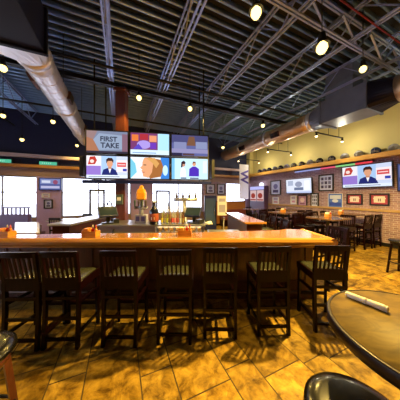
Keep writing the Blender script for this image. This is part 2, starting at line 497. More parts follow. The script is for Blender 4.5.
t = thing('air_duct', 'pale round spiral duct fed from a black box duct overhead', 'duct', (0, 0, 0), 0, 'roof ducts')
DX, DZ, DR = -1.43, 4.27, .255
bm = B(); box(bm, -2.35, -1.06, -.5, 3.56, 3.93, 4.60); obj('box_duct', bm, M['ductblack'], t, .01)
bm = B(); box(bm, -2.38, -1.03, 3.50, 3.57, 3.90, 4.62); obj('flange', bm, M['ductblack'], t, .008)
transition(t, (-2.35, -1.06, 3.93, 4.60), 3.57, DX, DZ, DR, 4.15, M['duct'])
round_duct(t, DX, DZ, DR, 4.15, 9.75)
for y in (4.2, 6.3, 8.5): collar(t, DX, DZ, DR, y)
reg(t, DX, DZ, DR, 5.6, -.15); reg(t, DX, DZ, DR, 7.9, -.15); reg(t, DX, DZ, DR, 4.9, PI + .5)
hangers(t, DX, DZ, DR, (4.95, 7.1, 9.2))

t = thing('air_duct', 'round duct tinted by coppery reflections beside the yellow wall with grey box and drop', 'duct', (0, 0, 0), 0, 'roof ducts')
DX, DZ, DR = 6.00, 4.25, .31
rect = (5.62, 6.42, 3.93, 4.60)
bm = B(); box(bm, rect[0], rect[1], 2.45, 3.62, rect[2], rect[3]); obj('box_duct', bm, M['ductgrey'], t, .01)
bm = B(); box(bm, 5.64, 6.40, 2.75, 3.45, 4.58, ZC + .02); obj('duct_drop', bm, M['ductgrey'], t, .01)
for yy in (2.47, 3.6):
    bm = B(); box(bm, rect[0] - .03, rect[1] + .03, yy - .03, yy + .03, rect[2] - .03, rect[3] + .03); obj('flange', bm, M['ductgrey'], t, .006)
bm = B(); box(bm, 5.62, 6.42, 2.72, 3.48, 4.94, 4.99); obj('flange', bm, M['ductgrey'], t, .006)
transition(t, rect, 3.62, DX, DZ, DR, 4.02, M['ductgrey'])
transition(t, rect, 2.44, DX, DZ, DR, 2.0, M['ductblack'])
round_duct(t, DX, DZ, DR, 4.02, 9.7, m='ductwarm')
round_duct(t, DX, DZ, DR, -1.5, 2.0, m='ductwarm')
for y in (4.08, 6.1, 8.0): collar(t, DX, DZ, DR, y)
reg(t, DX, DZ, DR, 5.45, PI + .25, .42); reg(t, DX, DZ, DR, 7.6, PI + .25, .42)
hangers(t, DX, DZ, DR, (4.5, 6.7, 8.9))

# ------------------------------------------------------------------ hanging lamps
bulb_m = emit((1.0, 0.72, 0.22), 4.0)
lamps = [  # px, py, height, power, radius of shade, where
    (256, 11, 4.25, 80, 'glaring lamp high above the middle of the bar stools'),
    (322, 46, 4.20, 560, 'most glaring lamp, hanging before the grey duct drop'),
    (363, 68, 4.20, 160, 'glaring lamp above the grey box duct'),
    (3, 67, 4.10, 40, 'glaring lamp beside the black box duct'),
    (139, 97, 4.20, 50, 'small lamp directly above the column side of the televisions'),
    (190, 108, 4.20, 50, 'small lamp above the far end of the televisions'),
    (263, 125, 4.10, 60, 'small lamp hanging just above the coppery round duct'),
    (223, 147, 3.85, 40, 'tiny far lamp under the coppery duct end'),
    (53, 121, 4.05, 18, 'small lamp next to the pale round duct'),
    (22, 139, 3.75, 18, 'small lamp hanging before the navy upper window wall'),
    (77, 145, 3.95, 18, 'small lamp close to the television cluster corner'),
    (3, 115, 4.10, 18, 'yellow lamp over the booth by the windows'),
]
LG = 2.6; LC = (1.0, 0.655, 0.15)
def make_lamp(label, loc, k=1.0):
    t = thing('pendant_lamp', label, 'lamp', loc, 0, 'pendant lamps under the roof')
    bm = B(); tube(bm, [(0, 0, .10), (0, 0, ZC - loc[2])], .008, 6); obj('stem', bm, M['blacksteel'], t)
    bm = B(); lathe(bm, [(r * k, z * k) for r, z in [(.015, .15), (.035, .14), (.045, .06), (.085, .0), (.08, .0), (.04, .055), (.012, .08)]], n=18); obj('lamp_shade', bm, M['blacksteel'], t, smooth=True)
    bm = B(); lathe(bm, [(r * k, z * k) for r, z in [(.0, -.085), (.035, -.075), (.058, -.035), (.055, .0), (.025, .04), (0, .05)]], n=14); obj('bulb', bm, bulb_m, t, smooth=True)
    return t
for px, py, z, pw, lab in lamps:
    d = (z - EYE) * F / (HOR - py)
    loc = P((px - 200) / F * d, d, z)
    kk = 1.45 if pw >= 500 else (1.2 if px == 256 else 1.0)
    make_lamp(lab, loc, kk)
    li = bpy.data.lights.new('lamp_light', 'SPOT'); li.energy = pw * LG; li.color = LC
    li.shadow_soft_size = .05; li.spot_size = math.radians(150); li.spot_blend = .35
    lo = bpy.data.objects.new('lamp_light', li); COL.objects.link(lo); lo.location = loc - Vector((0, 0, .13 * kk + .02))
    lo['kind'] = 'helper'

# wall washers: arms that reach from the coppery duct towards the yellow wall
for i, (yy, z, lab) in enumerate(((3.99, 3.86, 'black lamp arm nearest the grey box duct, facing the yellow wall'),
                                  (6.18, 3.82, 'middle black lamp arm under the coppery duct'),
                                  (8.37, 3.80, 'farthest black lamp arm, with a red lamp at its end'))):
    t = thing('lamp_arm', lab, 'lamp', (0, yy, z), 0, 'lamp arms along the yellow wall')
    bm = B(); bar(bm, (6.0, 0, 0), (7.55, 0, 0), .035, .035); obj('arm', bm, M['blacksteel'], t)
    bm = B(); tube(bm, [(7.3, 0, 0), (7.3, 0, ZC - z)], .008, 6); tube(bm, [(6.7, 0, 0), (6.7, 0, ZC - z)], .008, 6); obj('stem', bm, M['blacksteel'], t)
    for k, xx in enumerate((6.05, 7.5)):
        bm = B(); lathe(bm, [(.02, 0), (.03, -.04), (.055, -.12), (.05, -.12), (.02, -.06)], (xx, 0, -.01), 14)
        s = obj('lamp_shade', bm, flat(190, 30, 30) if (i == 2 and k == 1) else M['black'], t, smooth=True)
        bm = B(); lathe(bm, [(0, -.15), (.03, -.14), (.04, -.115), (.02, -.09)], (xx, 0, -.01), 12); obj('bulb', bm, emit((1, .75, .4), 9.0), s, smooth=True)
        li = bpy.data.lights.new('washer_light', 'POINT'); li.energy = 36 if k else 8; li.color = (1, .88, .62); li.shadow_soft_size = .05
        lo = bpy.data.objects.new('washer_light', li); COL.objects.link(lo); lo.location = (xx, yy, z - .2); lo['kind'] = 'helper'
li = bpy.data.lights.new('washer_light', 'POINT'); li.energy = 36; li.color = (1, .88, .62); li.shadow_soft_size = .05
lo = bpy.data.objects.new('washer_light', li); COL.objects.link(lo); lo.location = (7.3, 1.4, 3.7); lo['kind'] = 'helper'

# ------------------------------------------------------------------ televisions
def ell(cx, cy, rx, ry, n=18):
    return [(cx + rx * math.cos(2 * PI * k / n), cy + ry * math.sin(2 * PI * k / n)) for k in range(n)]
def rc(x0, y0, x1, y1): return [(x0, y0), (x1, y0), (x1, y1), (x0, y1)]
SKIN = (222, 160, 125)
NEWS = [(rc(0, 0, 1, 1), (205, 215, 240)), (rc(0, .12, .34, .55), (150, 120, 205)), (rc(0, .55, .34, 1), (240, 235, 240)),
        ([(.03, .6), (.08, .95), (.2, .98), (.25, .8), (.2, .62)], (190, 60, 50)), (ell(.13, .75, .05, .08), (240, 220, 210)),
        (rc(.36, .14, .72, 1), (170, 200, 240)), ([(.36, .14), (.40, .38), (.50, .46), (.62, .46), (.72, .34), (.76, .14)], (38, 44, 110)),
        ([(.52, .46), (.56, .22), (.60, .46)], (245, 245, 250)), (rc(.52, .42, .60, .54), (200, 140, 110)), (ell(.56, .66, .075, .17), SKIN),
        ([(.475, .66), (.47, .84), (.52, .92), (.61, .92), (.65, .82), (.645, .68), (.61, .78), (.51, .78)], (60, 36, 32)),
        (rc(.72, .28, 1, .82), (245, 232, 236)), (rc(.74, .52, .96, .72), (215, 80, 80)), (rc(.76, .60, .94, .64), (250, 220, 220)), (rc(.88, .32, .98, .44), (60, 70, 170)),
        (rc(0, 0, 1, .14), (225, 235, 250)), (rc(.05, .05, .8, .08), (110, 120, 150))]
ART = {
    'take': [(rc(0, 0, 1, 1), (150, 160, 190)), ([(0, .1), (.30, .1), (.16, .62), (0, .72)], (205, 140, 105)), ([(0, .72), (.16, .62), (.26, 1), (0, 1)], (182, 150, 150)),
             ([(.16, .60), (.30, .14), (.92, .2), (.97, .82), (.30, .9)], (178, 196, 226)), (rc(.86, .1, 1, .9), (160, 120, 140)), (rc(0, 0, 1, .10), (70, 62, 80))],
    'collage': [(rc(0, 0, 1, 1), (190, 225, 250)), (rc(0, .22, .70, 1), (120, 60, 110)), (rc(.03, .62, .2, .92), (225, 120, 60)), (rc(.23, .68, .45, .96), (170, 50, 60)),
                (rc(.48, .6, .67, .9), (230, 150, 110)), (ell(.34, .46, .18, .2), (170, 150, 225)), ([(.06, .24), (.2, .5), (.32, .24)], (90, 70, 190)), (rc(.50, .28, .66, .56), (110, 60, 180)),
                (rc(0, 0, 1, .22), (215, 235, 250)), (rc(.05, .06, .66, .1), (110, 150, 200)), (rc(.74, .22, 1, 1), (175, 225, 255))],
    'stadium': [(rc(0, 0, 1, 1), (120, 125, 190)), (rc(0, .62, 1, 1), (95, 95, 150)), ([(.4, .5), (.47, .95), (.62, .95), (.66, .5)], (150, 105, 80)), (rc(.06, .34, .40, .66), (165, 170, 220)),
                (rc(.66, .36, .98, .7), (170, 180, 225)), (rc(0, .14, 1, .34), (180, 175, 225)), (rc(.3, .03, .62, .12), (110, 80, 80)), (rc(0, 0, .28, .14), (60, 55, 90))],
    'news': NEWS,
    'profile': [(rc(0, 0, 1, 1), (235, 245, 255)), (rc(.78, 0, 1, 1), (60, 130, 215)), ([(.36, .98), (.5, 1), (.78, .9), (.86, .5), (.78, .1), (.5, 0), (.42, .2)], (165, 105, 55)),
                ([(.30, .76), (.34, .96), (.48, .98), (.58, .7), (.55, .3), (.46, .04), (.32, .1), (.30, .3), (.27, .36), (.30, .42), (.24, .50), (.30, .62)], (230, 165, 120)),
                ([(.40, .96), (.62, .98), (.74, .72), (.66, .5), (.56, .74)], (215, 160, 90)), (rc(.33, .62, .40, .66), (90, 60, 50)), ([(.28, .30), (.36, .32), (.35, .27)], (190, 80, 80)),
                (ell(.9, .4, .07, .25), (200, 235, 250)), ([(0, 0), (.16, .3), (.12, .7), (0, .95)], (120, 200, 225))],
    'duo': [(rc(0, 0, 1, 1), (200, 235, 250)), (rc(0, 0, .08, 1), (120, 190, 230)), (rc(.25, .02, .40, .08), (90, 90, 120)), ([(.22, .12), (.25, .5), (.31, .6), (.37, .5), (.40, .12)], (245, 240, 245)), (ell(.32, .7, .05, .1), (205, 150, 125)),
            ([(.25, .58), (.26, .82), (.33, .9), (.38, .8), (.36, .72), (.30, .74), (.29, .56)], (50, 32, 40)),
            ([(.47, .14), (.48, .5), (.57, .62), (.66, .62), (.75, .5), (.75, .14)], (80, 50, 180)), (ell(.615, .74, .05, .1), SKIN), ([(.57, .76), (.58, .86), (.65, .86), (.665, .76), (.64, .80)], (120, 80, 60)),
            (rc(.5, .02, .74, .08), (90, 90, 120)), (rc(.86, .3, .98, .9), (225, 245, 255))],
    'board': [(rc(0, 0, 1, 1), (225, 230, 245)), (rc(.08, .55, .3, .9), (170, 180, 205)), (ell(.52, .62, .14, .2), (150, 155, 180)), (rc(.34, .2, .70, .4), (110, 120, 150)), (rc(.74, .2, .94, .86), (245, 248, 255)), (rc(0, 0, 1, .12), (190, 200, 235))],
    'promo': [(rc(0, 0, 1, 1), (80, 90, 150)), (rc(.04, .5, .96, .95), (130, 140, 190)), (rc(.1, .6, .5, .82), (215, 220, 240)), (ell(.74, .68, .12, .2), (150, 80, 110)), (rc(.06, .12, .94, .34), (190, 190, 225))],
}
def art_mesh(art, w, h, gain=1.0):
    bm = B(); mats = []; idx = {}
    for k, (poly, c) in enumerate(ART[art]):
        if c not in idx:
            idx[c] = len(mats); mats.append(emit(srgb(*c), gain))
        f = bm.faces.new([bm.verts.new(((x - .5) * w, -.0004 * k, (y - .5) * h)) for x, y in poly]); f.material_index = idx[c]
    return bm, mats
def tv(label, loc, rz, w, h, art, tilt=0, gain=1.0, group=None, depth=.07):
    t = thing('television', label, 'television', loc, rz, group)
    t.rotation_euler = (tilt, 0, rz)
    bm = B(); box(bm, -w / 2, w / 2, 0, depth, -h / 2, h / 2); obj('casing', bm, M['black'], t, .008)
    bm = B(); b = .025
    for x0, x1, z0, z1 in ((-w / 2, w / 2, h / 2 - b, h / 2), (-w / 2, w / 2, -h / 2, -h / 2 + b), (-w / 2, -w / 2 + b, -h / 2 + b, h / 2 - b), (w / 2 - b, w / 2, -h / 2 + b, h / 2 - b)):
        box(bm, x0, x1, -.014, .0, z0, z1)
    obj('bezel', bm, M['black'], t)
    bm, ms = art_mesh(art, w - 2 * b, h - 2 * b, gain)
    s = obj('screen', bm, ms, t); s.location = (0, -.003, 0)
    return t, s
ZL, ZR = 4.47, 4.94                                        # the cluster's two front corners
pl, pr = P((85 - 200) / F * ZL, ZL), P((209 - 200) / F * ZR, ZR)
cdir = (pr - pl); cl = cdir.length; cdir.normalize()
crz = math.atan2(cdir.y, cdir.x)
nrm = Vector((cdir.y, -cdir.x, 0))                          # towards the stools
tw = cl / 3
zt, zb = 3.38, 2.135
th = (zt - zb) / 2
names = [('take', 'upper television of the cluster on the column side, reading FIRST TAKE'), ('collage', 'upper middle television of the cluster with a red and purple collage'), ('stadium', 'upper outer television of the cluster with a dim blue stadium picture'),
         ('news', 'lower cluster television on the column side with a suited newsreader'), ('profile', 'lower middle cluster television with a close-up of a face in profile'), ('duo', 'lower outer cluster television showing two people standing on pale blue')]
for k, (art, lab) in enumerate(names):
    c, r = k % 3, k // 3
    loc = pl + cdir * (tw * (c + .5)) + Vector((0, 0, zt - th * (r + .5)))
    g = {'take': .8, 'stadium': .75}.get(art, 1.25)
    t, s = tv(lab, loc, crz, tw - .02, th - .02, art, 0, g, 'televisions of the cluster')
    if art == 'take':
        lm = emit(srgb(72, 76, 98), .8)
        lettering('FIRST', .17, lm, s, (.03, -.006, .075)); lettering('TAKE', .18, lm, s, (.06, -.006, -.085))
t = thing('hanging_rack', 'black hanging steel rack that carries the television cluster', 'rack', tuple(pl + cdir * (cl / 2)), crz)
dp = 1.12
bm = B()
for y0 in (.10, dp):
    for z in (zb + .02, (zb + zt) / 2, zt - .06): box(bm, -cl / 2, cl / 2, y0, y0 + .05, z, z + .05)
for xx in (-cl / 2, cl / 2 - .05):
    for z in (zb + .02, zt - .06): box(bm, xx, xx + .05, .12, dp, z, z + .05)
obj('rails', bm, M['blacksteel'], t)
bm = B()
box(bm, -cl / 2 - .06, cl / 2 + .06, -.03, .06, zb - .10, zb - .015)
obj('lower_valance', bm, M['darkblue'], t, .01)
for xx in (-cl / 2 + .1, cl / 2 - .1):
    for yy in (.29, dp):
        bm = B(); tube(bm, [(xx, yy, zb), (xx, yy, ZC + .1)], .02, 8); obj('hanger_rod', bm, M['blacksteel'], t)
for s in (-1, 1):                                          # sets on the two short sides
    o = tv('television on the cluster side %s, screen seen edge-on' % ('facing the windows' if s < 0 else 'facing the brick wall'),
           pl + cdir * (cl / 2 + s * (cl / 2 + .17)) - nrm * .55 + Vector((0, 0, zb + th * .55)), crz + (PI / 2 * s), .86, .52, 'promo', 0, 1.0, 'televisions of the cluster')

def wall_tv(label, l, r, yt, yb, art, gain, out=.12, tilt=.06):
    ya, da = onx(l, XW - out); yb_, db = onx(r, XW - out)
    yc = (ya + yb_) / 2; d = (XW - out) * SA + yc * CA
    z0, z1 = hz(yb, d), hz(yt, d)
    t, s = tv(label, (XW - out, yc, (z0 + z1) / 2), -PI / 2, abs(ya - yb_), z1 - z0, art, tilt, gain, 'wall televisions')
    bm = B(); box(bm, -.15, .15, .068, out - .012, -.12, .12); obj('bracket', bm, M['black'], t)
wall_tv('large television on the brick wall with a suited newsreader', 342, 393, 164.5, 187.5, 'news', 1.1, .16)
wall_tv('smaller television on the brick wall with a whitish picture', 286, 312, 178.5, 193.5, 'board', 1.1, .16)
wall_tv('television on the brick wall cut by the frame edge', 397, 430, 162, 191, 'promo', .7, .14)
xa, d0 = ony(38, YB - .2); xb, d1 = ony(61, YB - .2)
dm = (d0 + d1) / 2
tv('television on the plum pier between the windows', ((xa + xb) / 2, YB - .122, hz(184, dm)), 0, xb - xa, 12.5 / F * dm, 'promo', 0, 1.0, 'wall televisions')

# ------------------------------------------------------------------ pictures on the walls
def picture(label, l, r, yt, yb, kind, wall='x', cat='picture', name='framed_picture'):
    if wall == 'x':
        ya, _ = onx(l); yb_, _ = onx(r); c = (ya + yb_) / 2; w = abs(ya - yb_)
        d = XW * SA + c * CA; loc = (XW - .045, c, 0); rz = -PI / 2
    else:
        yy = YB - .05
        ya, _ = ony(l, yy); yb_, _ = ony(r, yy); c = (ya + yb_) / 2; w = abs(ya - yb_)
        d = c * SA + yy * CA; loc = (c, yy - .045, 0); rz = 0
    z0, z1 = hz(yb, d), hz(yt, d); h = z1 - z0
    t = thing(name, label, cat, (loc[0], loc[1], (z0 + z1) / 2), rz, 'pictures on the walls')
    fw = .045 if kind != 'poster_blue' and kind != 'poster_white' else .012
    fm = M['black'] if fw > .02 else M['paper']
    bm = B()
    for x0, x1, a, b in ((-w / 2, w / 2, h / 2 - fw, h / 2), (-w / 2, w / 2, -h / 2, -h / 2 + fw), (-w / 2, -w / 2 + fw, -h / 2 + fw, h / 2 - fw), (w / 2 - fw, w / 2, -h / 2 + fw, h / 2 - fw)):
        box(bm, x0, x1, 0, .044, a, b)
    obj('frame', bm, fm, t)
    bm = B(); box(bm, -w / 2 + fw, w / 2 - fw, .022, .044, -h / 2 + fw, h / 2 - fw)  # bluish daylight is tinted into the print whites below
    iw, ih = w - 2 * fw, h - 2 * fw
    def q(x0, z0, x1, z1, mi, lift): bm.faces.new([bm.verts.new(((a - .5) * iw, .021 - lift, (b - .5) * ih)) for a, b in rc(x0, z0, x1, z1)]).material_index = mi
    def e(poly, mi, lift): bm.faces.new([bm.verts.new(((a - .5) * iw, .021 - lift, (b - .5) * ih)) for a, b in poly]).material_index = mi
    if kind == 'jersey':
        ms = [flat(160, 58, 84), flat(225, 215, 220), flat(90, 70, 85)]
        q(.16, .16, .84, .84, 1, .0005)
        e([(.30, .2), (.30, .62), (.16, .5), (.10, .62), (.32, .86), (.45, .80), (.55, .80), (.68, .86), (.90, .62), (.84, .5), (.70, .62), (.70, .2)], 1, .001)
        q(.42, .3, .48, .6, 2, .002); q(.53, .3, .59, .6, 2, .002)
    elif kind == 'grid':
        ms = [flat(205, 212, 250), flat(120, 120, 165), flat(70, 60, 105)]
        for i in range(3):
            for j in range(3): q(.12 + i * .28, .12 + j * .28, .32 + i * .28, .32 + j * .28, 1 if (i + j) % 2 else 2, .001)
    elif kind == 'poster_blue':
        ms = [flat(85, 120, 220), flat(205, 218, 252), flat(50, 75, 190)]
        q(.1, .62, .9, .9, 1, .001); q(.08, .1, .92, .36, 2, .001); e(ell(.5, .48, .22, .13), 1, .002)
    elif kind == 'poster_white':
        ms = [flat(215, 218, 250), flat(165, 158, 210), flat(190, 135, 180)]
        q(.15, .6, .85, .86, 1, .001); q(.2, .16, .8, .4, 2, .001)
    elif kind == 'pink':
        ms = [flat(180, 140, 190), flat(225, 205, 220), flat(120, 80, 110)]
        e(ell(.5, .55, .28, .26), 1, .001); q(.2, .1, .8, .22, 2, .001)
    else:
        ms = [flat(195, 203, 248), flat(110, 110, 180), flat(70, 60, 120)]
        e(ell(.5, .6, .25, .2), 1, .001); q(.2, .12, .8, .34, 2, .001)
    obj('print', bm, ms, t)
picture('tall framed print nearest the far corner on the brick wall', 271, 281, 180.5, 195, 'tall')
picture('small white print below the tall framed print', 273, 279, 197, 204, 'poster_white', name='wall_poster', cat='poster')
picture('large framed sheet of small pictures between the two wall televisions', 319, 334, 174.5, 191, 'grid')
picture('small white poster under the smaller wall television', 291, 296.5, 195.5, 204, 'poster_white', name='wall_poster', cat='poster')
picture('pinkish framed print under the smaller wall television', 298, 307.5, 195, 206, 'pink')
picture('pale blue gridded print beside the pinkish print', 311, 319, 193, 207, 'grid')
picture('blue and white poster without frame on the brick wall', 328.5, 343, 193.5, 207.5, 'poster_blue', name='wall_poster', cat='poster')
picture('smaller red framed jersey beside the blue poster', 347, 363, 194, 204.5, 'jersey')
picture('larger red framed jersey below the large television', 370, 390, 193.5, 205.5, 'jersey')
picture('framed print on the brick pier nearest the televisions', 206, 214.5, 184, 193.5, 'tall', 'y')
picture('framed print on the brick pier nearest the banner', 217, 224.5, 184, 194.5, 'tall', 'y')
picture('small square framed print on the plum pier below its television', 44, 53, 199.5, 208.5, 'tall', 'y')
picture('small pale print on the plum pier, just under the television', 42, 50, 193.5, 197.5, 'poster_white', 'y', name='wall_poster', cat='poster')

# light tube below the ledge
ya, _ = onx(295, XW - .1); yb_, _ = onx(372, XW - .1)
t = thing('light_tube', 'coloured light tube under the honey ledge, red and green', 'light', (XW - .1, 0, 2.94))
for k, (a, b, c) in enumerate(((0, .42, (150, 160, 215)), (.42, .62, (235, 90, 120)), (.62, .84, (140, 215, 130)), (.84, 1, (240, 70, 80)))):
    bm = B(); tube(bm, [(0, ya + (yb_ - ya) * a, 0), (0, ya + (yb_ - ya) * b, 0)], .035, 10); obj('tube_section', bm, emit(srgb(*c), 1.0), t)
bm = B(); box(bm, -.02, .1, yb_ - .03, ya + .03, .03, .08); obj('mounting_channel', bm, M['black'], t)

# helmets on the ledge
HC = [((28, 26, 34), 'black'), ((170, 165, 175), 'silver'), ((40, 40, 58), 'charcoal'), ((120, 120, 135), 'grey'), ((30, 26, 40), 'black'), ((200, 195, 195), 'white'), ((32, 50, 110), 'blue'), ((205, 200, 200), 'white')]
hp = [394, 376, 359, 345, 332, 320, 310.5, 302, 294, 287, 281, 275, 269.5, 264.5, 260]
hcol = [(205, 205, 205), (60, 80, 130), (205, 200, 195), (190, 190, 195), (46, 46, 58), (40, 34, 44), (180, 175, 185), (40, 30, 46), (60, 56, 78), (165, 160, 185), (46, 40, 60), (150, 150, 180), (50, 50, 80), (100, 90, 140), (60, 60, 100)]
hn = ['white', 'blue grey', 'white', 'pale grey', 'charcoal', 'black', 'silver', 'black', 'slate', 'silver', 'charcoal', 'pale lilac', 'dark blue', 'lilac', 'dark blue']
def helmet(label, y, c):
    t = thing('football_helmet', label, 'helmet', (XW - .165, y, 3.19), PI / 2 + .2, 'football helmets on the honey ledge'); t.scale = (1.18, 1.18, 1.18)
    bm = B(); rings = []; n = 20
    for k in range(11):                                    # shell, open at face and neck
        ph = -.62 + (PI / 2 + .62) * k / 10
        r = .115 * math.cos(ph); z = .12 + .115 * math.sin(ph) * 1.05
        rings.append([(max(r, .002) * 1.0 * math.cos(a), max(r, .002) * (1.25 if math.sin(a) < 0 else 1.12) * math.sin(a) , z - (0 if k else .0)) for a in [2 * PI * j / n for j in range(n)]])
    loft(bm, rings, caps=False)
    for f in [f for f in bm.faces if f.calc_center_median().y > .075 and f.calc_center_median().z < .155]: bm.faces.remove(f)
    bmesh.ops.solidify(bm, geom=list(bm.faces), thickness=.012)
    zmin = min(v.co.z for v in bm.verts)
    for v in bm.verts: v.co.z -= zmin
    sh = obj('shell', bm, flat(*c, rough=.2), t, smooth=True)
    bm = B()
    for z in (.035, .07): tube(bm, [(.1 * math.sin(a), .07 + .11 * math.cos(a) * .9, z) for a in [-1.2 + .3 * k for k in range(9)]], .006, 6)
    tube(bm, [(0, .168, .03), (0, .168, .075), (0, .145, .12)], .006, 6)
    obj('face_mask', bm, M['steel'], t)
    bm = B(); box(bm, -.012, .012, -.08, .06, .206 - zmin * 0 , .212)
    bm.free()
for i, px in enumerate(hp):
    y, _ = onx(px, XW - .15)
    helmet('%s football helmet, %s on the ledge counting away from the large television' % (hn[i], ORD[i]), min(y, YB - .5 - .0), hcol[i])

# signs on the window-wall ledge
for l, r, lab in ((38, 57, 'green lit strip sign on the window-wall ledge, wholly in view'), (-8, 11, 'green lit strip sign on the window-wall ledge at the picture edge')):
    xa, d0 = ony(l, YB - .24); xb, d1 = ony(r, YB - .24)
    t = thing('lit_sign', lab, 'sign', ((xa + xb) / 2, YB - .17, 3.05), 0, 'green lit signs')
    w = xb - xa
    bm = B(); box(bm, -w / 2, w / 2, 0, .12, 0, .19); obj('sign_box', bm, M['black'], t, .006)
    bm = B(); box(bm, -w / 2 + .02, w / 2 - .02, -.008, 0, .025, .165); obj('lit_face', bm, emit(srgb(90, 200, 160), .9), t)
    bm = B()
    for k in range(5): box(bm, -w / 2 + .12 + k * (w - .3) / 5, -w / 2 + .06 + (k + 1) * (w - .3) / 5, -.012, -.008, .06, .13)
    obj('lit_band', bm, emit(srgb(215, 245, 230), 1.0), t)

# banner by the far corner
xa, d0 = ony(239.5, 9.0); xb, d1 = ony(248.5, 9.0); dm = (d0 + d1) / 2
t = thing('hanging_banner', 'tall white banner with a sideways W near the far corner', 'banner', ((xa + xb) / 2, 9.0, 0), 0)
bz0, bz1 = hz(199, dm), hz(164.5, dm)
bw = mat('banner_white', (.9, .88, .92), .6, var=.03)
nt = bw.node_tree; tr = nt.nodes.new('ShaderNodeBsdfTranslucent'); tr.inputs[0].default_value = (.92, .90, .95, 1)
ms = nt.nodes.new('ShaderNodeMixShader'); ms.inputs[0].default_value = .55
nt.links.new(nt.nodes['Principled BSDF'].outputs[0], ms.inputs[1]); nt.links.new(tr.outputs[0], ms.inputs[2])
nt.links.new(ms.outputs[0], nt.nodes['Material Output'].inputs['Surface'])   # thin sailcloth: daylight shows through
bm = B(); box(bm, -(xb - xa) / 2, (xb - xa) / 2, 0, .004, bz0, bz1); obj('panel', bm, bw, t)
lettering('W', .78, flat(78, 62, 150), t, (0, -.005, hz(176.5, dm) - .02), (PI / 2, PI / 2, 0))
bm = B()
for s in (-1, 1): tube(bm, [(s * .2, .02, bz1 - .02), (s * .2, .02, ZC)], .006, 6)
obj('hanging_cord', bm, M['black'], t)

# ------------------------------------------------------------------ the bar
BW = 3.05                                                  # distance of the bar front from the eye
BL, BR = -4.6, 2.02
def bar_front():
    t = thing('bar_counter', 'long polished amber wood bar with maroon front facing the stools', 'bar', P(0, 0), BZ)
    bm = B(); prism(bm, [(BL, 2.76), (BR - .07, 2.76), (BR - .07, 3.52), (1.70, 3.56), (1.45, 3.44), (0, 3.22), (BL, 3.0)], 1.03, 1.07); obj('bar_top', bm, M['bartop'], t)
    prof = [(2.80, 1.055), (2.77, 1.078), (2.735, 1.085), (2.70, 1.07), (2.675, 1.035), (2.68, .995), (2.71, .965), (2.71, .945), (2.80, .945)]
    bm = B(); loft(bm, [[(BL, a, b) for a, b in prof], [(BR - .04, a, b) for a, b in prof]], smooth=False); obj('arm_rail', bm, M['bartop'], t)
    prof2 = [(BR - 2.80 + .0 + c, b) for c, b in [(2.72, 1.055), (2.745, 1.078), (2.78, 1.085), (2.81, 1.07), (2.835, 1.035), (2.83, .995), (2.80, .965), (2.80, .945), (2.72, .945)]]
    bm = B(); loft(bm, [[(a, 2.69, b) for a, b in prof2], [(a, 3.53, b) for a, b in prof2]], smooth=False); obj('arm_rail', bm, M['bartop'], t)
    bm = B(); box(bm, BL, BR - .12, BW, BW + .06, .12, 1.03); obj('front_panel', bm, M['maroon'], t)
    bm = B(); box(bm, BR - .18, BR - .12, BW + .06, 3.42, .12, 1.03); obj('end_panel', bm, M['maroon'], t)
    bm = B(); n = 9; st = (BR - .12 - BL) / n
    for k in range(n):
        a, b = BL + k * st + .09, BL + (k + 1) * st - .09
        o_ = .03
        for x0, x1, z0, z1 in ((a, b, .86, .90), (a, b, .26, .30), (a, a + .04, .30, .86), (b - .04, b, .30, .86)): box(bm, x0, x1, BW - .022, BW, z0, z1)
    obj('panel_moulding', bm, M['maroon'], t)
    bm = B(); box(bm, BL, BR - .10, BW - .03, BW + .09, 0, .12); box(bm, BR - .2, BR - .1, BW + .09, 3.42, 0, .12); obj('plinth', bm, M['maroon'], t, .008)
    bm = B(); tube(bm, [(BL, 2.86, .20), (BR - .2, 2.86, .20)], .025, 12)
    obj('foot_rail', bm, mat('dark_bronze', (.05, .025, .012), .4, .7), t)
    for k in range(6):
        x = BL + .5 + k * 1.15
        bm = B(); tube(bm, [(x, 2.86, .20), (x, 2.95, .16), (x, BW, .15)], .014, 8); obj('rail_bracket', bm, M['blacksteel'], t)
bar_front()
def bar_wing(label, poly, top_m):
    t = thing('bar_counter', label, 'bar', P(0, 0), BZ)
    bm = B(); prism(bm, poly, 1.02, 1.07); obj('bar_top', bm, top_m, t, .006)
    cx = sum(p[0] for p in poly) / len(poly); cy = sum(p[1] for p in poly) / len(poly)
    ins = [(cx + (x - cx) * .72, cy + (y - cy) * .95) for x, y in poly]
    bm = B(); prism(bm, ins, 0.1, 1.02); obj('front_panel', bm, M['maroon'], t)
    ins = [(cx + (x - cx) * .66, cy + (y - cy) * .93) for x, y in poly]
    bm = B(); prism(bm, ins, 0, .1); obj('plinth', bm, M['black'], t)
    return t
bar_wing('bar wing running back on the brick wall side', [(1.12, 4.5), (1.66, 4.5), (1.50, 7.2), (1.0, 7.2)], M['bartop'])
bar_wing('bar wing running back on the window side, pale with glare', [(-3.55, 4.2), (-3.0, 4.2), (-3.0, 6.7), (-3.6, 6.7)], M['steel'])

